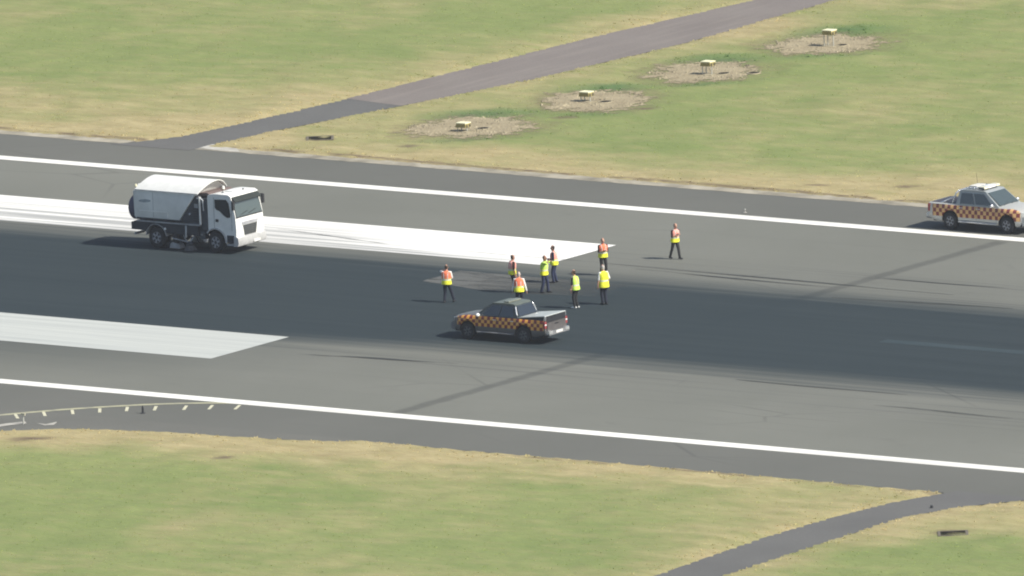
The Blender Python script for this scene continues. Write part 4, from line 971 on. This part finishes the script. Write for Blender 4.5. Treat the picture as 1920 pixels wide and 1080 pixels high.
    for i in range(4):
        bm.faces.new((ra[i][0], rb[i][0], rb[i+1][0], ra[i+1][0])); bm.faces.new((ra[i][4], ra[i+1][4], rb[i+1][4], rb[i][4]))
        bm.faces.new((ra[0][i], ra[0][i+1], rb[0][i+1], rb[0][i])); bm.faces.new((ra[4][i], rb[4][i], rb[4][i+1], ra[4][i+1]))
    build('windscreen', bm, M_WGLASS, e, smooth=True)
    bm = B(); prism(bm, [(.99, 2.42), (1.18, 2.34), (1.20, 2.37), (1.0, 2.58)], -1.02, 1.02); build('sun_visor', bm, mat('visor_smoke', (.028, .034, .032), .75, 0, .2), e, bevel=.01)
    bm = B()
    for y0, y1 in ((-.7, -.1), (-.05, .55)): tube(bm, [(1.225, y0, 1.74), (1.20, y1, 1.86)], [.012]*2, 6)
    build('wiper', bm, M_BLACK, e)
    bm = B(); box(bm, 1.225, 1.262, -.62, .62, 1.30, 1.42); build('badge_panel', bm, mat('badge_grey', (.48, .48, .50), .35, .5), e, bevel=.01)
    bm = B(); prism(bm, [(-.56, 1.26), (.56, 1.26), (.44, .80), (-.44, .80)], 1.222, 1.258, 'x'); g_ = build('grille', bm, mat('grille_dark', (.07, .075, .07), .6), e, bevel=.012)
    bm = B()
    for i in range(5): box(bm, 1.256, 1.272, -.5+i*.015, .5-i*.015, 1.20-i*.085, 1.225-i*.085)
    build('grille_bar', bm, M_BLACK, g_)
    bm = B(); prism(bm, [(1.05, .34), (1.30, .36), (1.36, .48), (1.33, .74), (1.20, .80), (1.05, .78)], -1.10, 1.10); build('bumper', bm, mat('bumper_grey_white', (.44, .44, .43), .5), e, bevel=.05, seg=3, smooth=True)
    bm = B(); box(bm, 1.362, 1.385, .10, .62, .42, .53); build('number_plate', bm, mat('plate_white', (.7, .7, .66), .5), e)
    bm = B(); lathe(bm, [(.06, 2.67), (.06, 2.72), (.02, 2.75)], 12, 'z', (.18, -.62, 0)); lathe(bm, [(.06, 2.67), (.06, 2.72), (.02, 2.75)], 12, 'z', (.55, .5, 0)); build('roof_lamp', bm, M_GREYPLA, e)
    bm = B(); box(bm, .1, .55, -.35, .35, 2.682, 2.72); build('roof_hatch', bm, WH, e, bevel=.015)
    # bulk under the cab
    bm = B(); box(bm, -.45, 1.05, -.72, .72, .55, 1.0); build('engine_block', bm, CH, e)
    e.scale = (1.0, 1.0, 1.055)
sweeper()

# ------------------------------------------------------------------ people
SKIN = mat('skin', (.48, .27, .19), .55, 0, .4, .08, 12); SKIN_D = mat('tanned_skin', (.32, .17, .115), .55, 0, .4, .08, 12)
EYE = mat('eye_dark', (.02, .015, .012), .3); LIP = mat('lips', (.36, .13, .11), .5)
def cloth(name, c): return mat(name, c, .85, 0, .25, .14, 9)
ORG = cloth('orange_vest_fabric', (.80, .20, .10)); YLW = cloth('yellow_vest_fabric', (.80, .80, .05)); LIME = cloth('lime_vest_fabric', (.55, .78, .12))
PINKO = cloth('faded_orange_fabric', (.80, .34, .27)); BAND = mat('reflective_band', (.62, .63, .60), .4, .2)
NAVY = cloth('navy_trousers', (.020, .024, .038)); CHAR = cloth('charcoal_trousers', (.026, .027, .028)); BLUE = cloth('dark_blue_trousers', (.028, .036, .075))
WHITE = cloth('white_shirt', (.74, .73, .70)); DSH = cloth('dark_shirt', (.045, .022, .022)); NSH = cloth('navy_shirt', (.018, .022, .04))
HB = mat('brown_hair', (.055, .035, .022), .7, 0, .3, .2, 30); HK = mat('dark_hair', (.018, .014, .012), .7, 0, .3, .2, 30); HG = mat('grey_hair', (.46, .43, .40), .7, 0, .3, .2, 30)
SHB = mat('black_shoe', (.02, .02, .022), .5); SHW = mat('white_shoe', (.78, .78, .76), .6)

def ik(a, c, l1, l2, pole):
    a, c = Vector(a), Vector(c); d = c-a; L = min(d.length, (l1+l2)*.998); c = a+d.normalized()*L; d = c-a
    x = (l1*l1-l2*l2+L*L)/(2*L); h = math.sqrt(max(0, l1*l1-x*x)); u = d.normalized(); p = Vector(pole)-u*u.dot(Vector(pole)); p.normalize()
    return a+u*x+p*h, c

def finger_chain(bm, base, d, nrm, ln, r, curl):
    p = Vector(base); pts = [p.copy()-d*.02]; dirv = Vector(d)
    for s_ in (.45, .32, .23):
        p = p + dirv*ln*s_; pts.append(p.copy())
        dirv = (dirv + nrm*curl).normalized()
    tube(bm, pts, [r, r*.98, r*.92, r*.8], 8, tuple(d.cross(nrm)))

def person(px, py, face, label, top, low, sleeve, long_sleeve, trouser, hair, shoe, skin=SKIN, h=1.76, hands=((.10, .27, .86), (.08, -.27, .86)), feet=((.04, .11), (-.04, -.11)), lean=.03, yaw=0.0, jacket=False, poles=None, hold=None):
    x, y = at(px, py)
    e = empty('person', (x, y, .008), face, label, 'person', 'airfield crew in high visibility vests')
    k = h/1.76
    sh = Vector((lean*1.1, 0, 0))
    def T(z): return Vector((lean*max(0, z-.9)*1.6, 0, z))
    pel = Vector((0, 0, .94)); wai = T(1.10); che = T(1.30); nb = T(1.475); hd = T(1.64) + Vector((.02, 0, 0))
    hipL = [Vector((0, s*.092, .90)) for s in (1, -1)]; shl = [T(1.425) + Vector((0, s*.185, 0)) for s in (1, -1)]
    if poles is None: poles = ((-.6, .5, -.3), (-.6, -.5, -.3))
    ank = [Vector((f[0], f[1], .085 if len(f) < 3 else f[2])) for f in feet]
    knee = []
    for i in range(2):
        kk, an = ik(hipL[i], ank[i], .425, .405, (1, 0, 0.05)); knee.append(kk); ank[i] = an
    elb = []; wri = []
    for i in range(2):
        el, wr = ik(shl[i], hands[i], .30, .265, poles[i]); elb.append(el); wri.append(wr)
    # --- body: one continuous surface
    bm = B()
    tube(bm, [pel+Vector((0, 0, -.08)), pel, wai, che, T(1.40), nb], [(.15, .105), (.165, .115), (.14, .10), (.165, .115), (.15, .10), (.062, .062)], 16)
    tube(bm, [T(1.43), nb, hd+Vector((-.012, 0, -.07))], [.065, .058, .058], 12)
    # head: cranium, face and jaw
    Rz = Matrix.Rotation(yaw, 3, 'Z'); H = lambda a_, b_, c_: hd + Rz @ Vector((a_, b_, c_))
    tube(bm, [H(.022, 0, -.105), H(.018, 0, -.075), H(.012, 0, -.03), H(.0, 0, .02), H(-.006, 0, .06), H(-.010, 0, .095)], [(.036, .045), (.052, .068), (.066, .086), (.074, .095), (.070, .090), (.050, .064)], 16, tuple(Rz @ Vector((0, 1, 0))))
    tube(bm, [H(.090, 0, .012), H(.108, 0, -.026)], [.010, .015], 8)
    for s in (1, -1):
        ellipsoid(bm, H(-.006, s*.078, -.008), (.020, .011, .032), 8, 6)
        i = 0 if s == 1 else 1
        tube(bm, [hipL[i]+Vector((0, 0, .03)), hipL[i].lerp(knee[i], .45), knee[i], knee[i].lerp(ank[i], .35), ank[i]], [.088, .074, .054, .056, .036], 12)
        tube(bm, [T(1.40)+Vector((0, s*.12, 0)), shl[i], shl[i].lerp(elb[i], .5), elb[i], elb[i].lerp(wri[i], .35), wri[i]], [.060, .054, .046, .038, .038, .026], 12)
        # hand
        d = (wri[i]-elb[i]).normalized(); inn = Vector((0, -s, 0)); inn = (inn-d*inn.dot(d)).normalized(); acr_ = d.cross(inn).normalized()
        if acr_.dot(Vector((1, 0, 0))) < 0: acr_ = -acr_
        pm = wri[i]+d*.05
        tube(bm, [wri[i], wri[i]+d*.03, wri[i]+d*.085], [(.026, .020), (.040, .017), (.042, .014)], 10, tuple(acr_))
        for j, (off, ln) in enumerate(((.031, .072), (.011, .080), (-.010, .075), (-.030, .060))):
            finger_chain(bm, wri[i]+d*.09+acr_*off, d, inn, ln, .0092, .32)
        finger_chain(bm, wri[i]+d*.025+acr_*.032, (d*.72+acr_*.62+inn*.2).normalized(), inn, .058, .0105, .15)
        # foot inside the shoe
        tube(bm, [ank[i]+Vector((-.02, 0, -.02)), ank[i]+Vector((.08, s*.012, -.052))], [.034, .028], 8)
    bmesh.ops.recalc_face_normals(bm, faces=bm.faces)
    me = bpy.data.meshes.new('body'); bm.to_mesh(me); bm.free()
    o = link('body', me, skin, e)
    md = o.modifiers.new('remesh', 'REMESH'); md.mode = 'VOXEL'; md.voxel_size = .0085; md.use_smooth_shade = True
    dg = bpy.context.evaluated_depsgraph_get(); nm = bpy.data.meshes.new_from_object(o.evaluated_get(dg)); o.modifiers.clear(); o.data = nm; bpy.data.meshes.remove(me)
    nm.name = 'body'
    if len(nm.materials) == 0: nm.materials.append(skin)
    for s in (1, -1):
        bm = B(); ellipsoid(bm, H(.082, s*.031, .012), (.011, .014, .010), 8, 6); build('eye', bm, EYE, e, smooth=True)
    bm = B(); ellipsoid(bm, H(.089, 0, -.058), (.010, .024, .008), 8, 6); build('mouth', bm, LIP, e, smooth=True)
    # hair
    bm = B(); tube(bm, [H(-.048, 0, -.045), H(-.032, 0, .0), H(-.022, 0, .045), H(-.014, 0, .085), H(-.012, 0, .106)], [(.060, .050), (.078, .074), (.079, .088), (.064, .078), (.035, .045)], 16, tuple(Rz @ Vector((0, 1, 0)))); build('hair', bm, hair, e, smooth=True)
    # trousers
    bm = B()
    tube(bm, [Vector((0, 0, .84)), Vector((0, 0, .92)), T(1.04)], [(.150, .118), (.178, .128), (.160, .115)], 16)
    for i in range(2):
        tube(bm, [hipL[i]+Vector((0, 0, .02)), hipL[i].lerp(knee[i], .5), knee[i], knee[i].lerp(ank[i], .5), ank[i]+(ank[i]-knee[i]).normalized()*.02], [.098, .085, .070, .066, .060], 12)
    build('trousers', bm, trouser, e, smooth=True)
    for i, s in enumerate((1, -1)):
        a_ = ank[i]; z_ = a_.z-.085
        bm = B(); tube(bm, [(a_.x-.055, a_.y, z_+.045), (a_.x+.02, a_.y+s*.004, z_+.05), (a_.x+.10, a_.y+s*.012, z_+.040), (a_.x+.17, a_.y+s*.018, z_+.030)], [(.042, .046), (.044, .050), (.048, .040), (.038, .030)], 12, (0, 1, 0))
        build('shoe', bm, shoe, e, smooth=True)
        bm = B(); tube(bm, [T(1.41)+Vector((0, s*.14, 0)), shl[i], shl[i].lerp(elb[i], .55), elb[i]] + ([elb[i].lerp(wri[i], .5), wri[i]] if long_sleeve else []), [.068, .068, .060, .053] + ([.047, .038] if long_sleeve else []), 12)
        build('sleeve', bm, sleeve, e, smooth=True)
    # vest, flared hem, two tones and a reflective band
    hem = .78 if jacket else .86
    bm = B()
    zs = [hem, hem+.05, .98, 1.04, 1.055, 1.10, 1.115, 1.13, 1.20, 1.30, 1.38, 1.43, 1.465, 1.49]
    rs = [(.205, .160), (.205, .160), (.195, .152), (.190, .148), (.190, .148), (.188, .146), (.188, .146), (.188, .146), (.192, .148), (.200, .148), (.198, .138), (.180, .118), (.120, .090), (.070, .070)]
    wj = 1.22 if jacket else 1.17
    rs = [(a_*wj, b_*wj) if z < 1.44 else (a_, b_) for (a_, b_), z in zip(rs, zs)]
    rings = tube(bm, [T(z) for z in zs], rs, 20, round_ends=False)
    bm.faces.ensure_lookup_table()
    for f in bm.faces:
        zc = f.calc_center_median().z
        f.material_index = 2 if 1.052 < zc < 1.102 else (0 if zc > 1.128 else 1)
    vest = build('jacket' if jacket else 'vest', bm, [top, low, BAND], e, smooth=True)
    if jacket is False:
        for s in (1, -1):
            bm = B(); pts = [T(1.13)+Vector((.142, s*.09, 0)), T(1.30)+Vector((.146, s*.095, 0)), T(1.43)+Vector((.106, s*.10, 0)), T(1.478)+Vector((.0, s*.105, 0)), T(1.43)+Vector((-.112, s*.10, 0)), T(1.30)+Vector((-.146, s*.095, 0)), T(1.13)+Vector((-.142, s*.09, 0))]
            tube(bm, pts, [(.022, .010)]*7, 6, (0, 1, 0), round_ends=False); [setattr(v_, 'co', Vector((T(v_.co.z).x+(v_.co.x-T(v_.co.z).x)*(1.085 if v_.co.z < 1.44 else 1.0), v_.co.y, v_.co.z))) for v_ in bm.verts]; build('shoulder_band', bm, BAND, vest)
    if hold == 'phone':
        p = wri[1] + (wri[1]-elb[1]).normalized()*.10
        bm = B(); box(bm, -.012+p.x, .012+p.x, p.y-.03, p.y+.03, p.z-.06, p.z+.08)
        o = build('phone', bm, M_BLACK, e, bevel=.004)
    e.scale = (k, k, k)
    return e

RA = TH                      # heading that points to the right of the photograph
TOCAM = TH - math.pi/2       # toward the camera
person(839, 567, TH+math.radians(75), 'person in orange yellow vest, white sleeve raised to face, standing left of the crew', ORG, YLW, WHITE, False, NAVY, HB, SHB,
       hands=((.17, .13, 1.52), (.24, -.06, 1.30)), feet=((-.05, .12), (.10, -.30)), lean=.05, poles=((-.2, .8, -.7), (-.2, -.5, -.8)))
person(962, 548, TH+math.radians(20), 'dark haired person in orange yellow vest and maroon sleeves behind the white haired person', PINKO, YLW, DSH, False, NAVY, HK, SHB, SKIN_D,
       hands=((.16, .20, 1.0), (.05, -.29, .88)), feet=((.06, .12), (-.04, -.11)))
person(975, 581, TH+math.radians(85), 'white haired person with long white sleeves, half hidden behind the checkered pickup', ORG, YLW, WHITE, True, NAVY, HG, SHB,
       hands=((.12, .33, .84), (.10, -.35, .82)), lean=.12, feet=((.0, .13), (.02, -.13)))
person(1022, 549, TH+math.radians(-25), 'person in lime vest lifting bare arms to the face, near the white marking corner', LIME, YLW, LIME, False, BLUE, HB, SHB, SKIN_D,
       hands=((.30, .10, 1.50), (.26, -.08, 1.52)), feet=((.12, .10), (-.12, -.12)), poles=((0, 1, -.4), (0, -1, -.4)), hold='phone')
person(1041, 530, TH+math.radians(170), 'dark haired person in profile, orange yellow vest, at the corner of the white marking', PINKO, YLW, NSH, False, BLUE, HK, SHB, SKIN_D,
       hands=((.22, .12, 1.12), (.20, -.14, 1.08)), feet=((.05, .10), (-.05, -.12)))
person(1081, 578, TH+math.radians(150), 'person in lime vest, dark sleeve and white shoes standing alone right of the pickup', LIME, LIME, NSH, False, CHAR, HB, SHW,
       hands=((.10, .22, .86), (.10, .28, .84)), feet=((.03, .08), (-.02, -.08)), lean=.05, h=1.80)
person(1132, 516, TH+math.radians(-70), 'person in orange red vest with yellow hem, behind the full yellow jacket', ORG, YLW, DSH, False, CHAR, HB, SHB,
       hands=((.24, .06, 1.22), (.24, -.05, 1.18)), feet=((.05, .11), (-.04, -.11)))
person(1134, 571, TH+math.radians(125), 'person in full yellow jacket with white sleeve, rightmost of the close group', YLW, YLW, WHITE, False, NAVY, HG, SHB,
       hands=((.06, .29, .84), (.08, -.26, .9)), feet=((.03, .07), (-.03, -.07)), jacket=True, h=1.86)
person(1267, 486, TH+math.radians(-50), 'person in pink orange and yellow vest walking alone on the clear grey asphalt', PINKO, YLW, DSH, False, CHAR, HB, SHB,
       hands=((.22, .06, 1.26), (.24, -.06, 1.22)), feet=((.20, .10), (-.28, -.12, .10)), lean=.05, h=1.70)

# ------------------------------------------------------------------ air
bm = B(); box(bm, -5600, 5600, -5600, 5600, -1.5, 205)
hz = N('haze_air'); hz.t.nodes.remove(hz.p)
vol = hz.n('VolumePrincipled'); vol.inputs['Density'].default_value = .00005; vol.inputs['Color'].default_value = (.90, .94, 1.0, 1); vol.inputs['Anisotropy'].default_value = .2
hz.l(vol.outputs[0], hz.out.inputs['Volume'])
tag(build('haze', bm, hz.m), 'thin pale haze over the airfield', 'haze', kind='stuff')
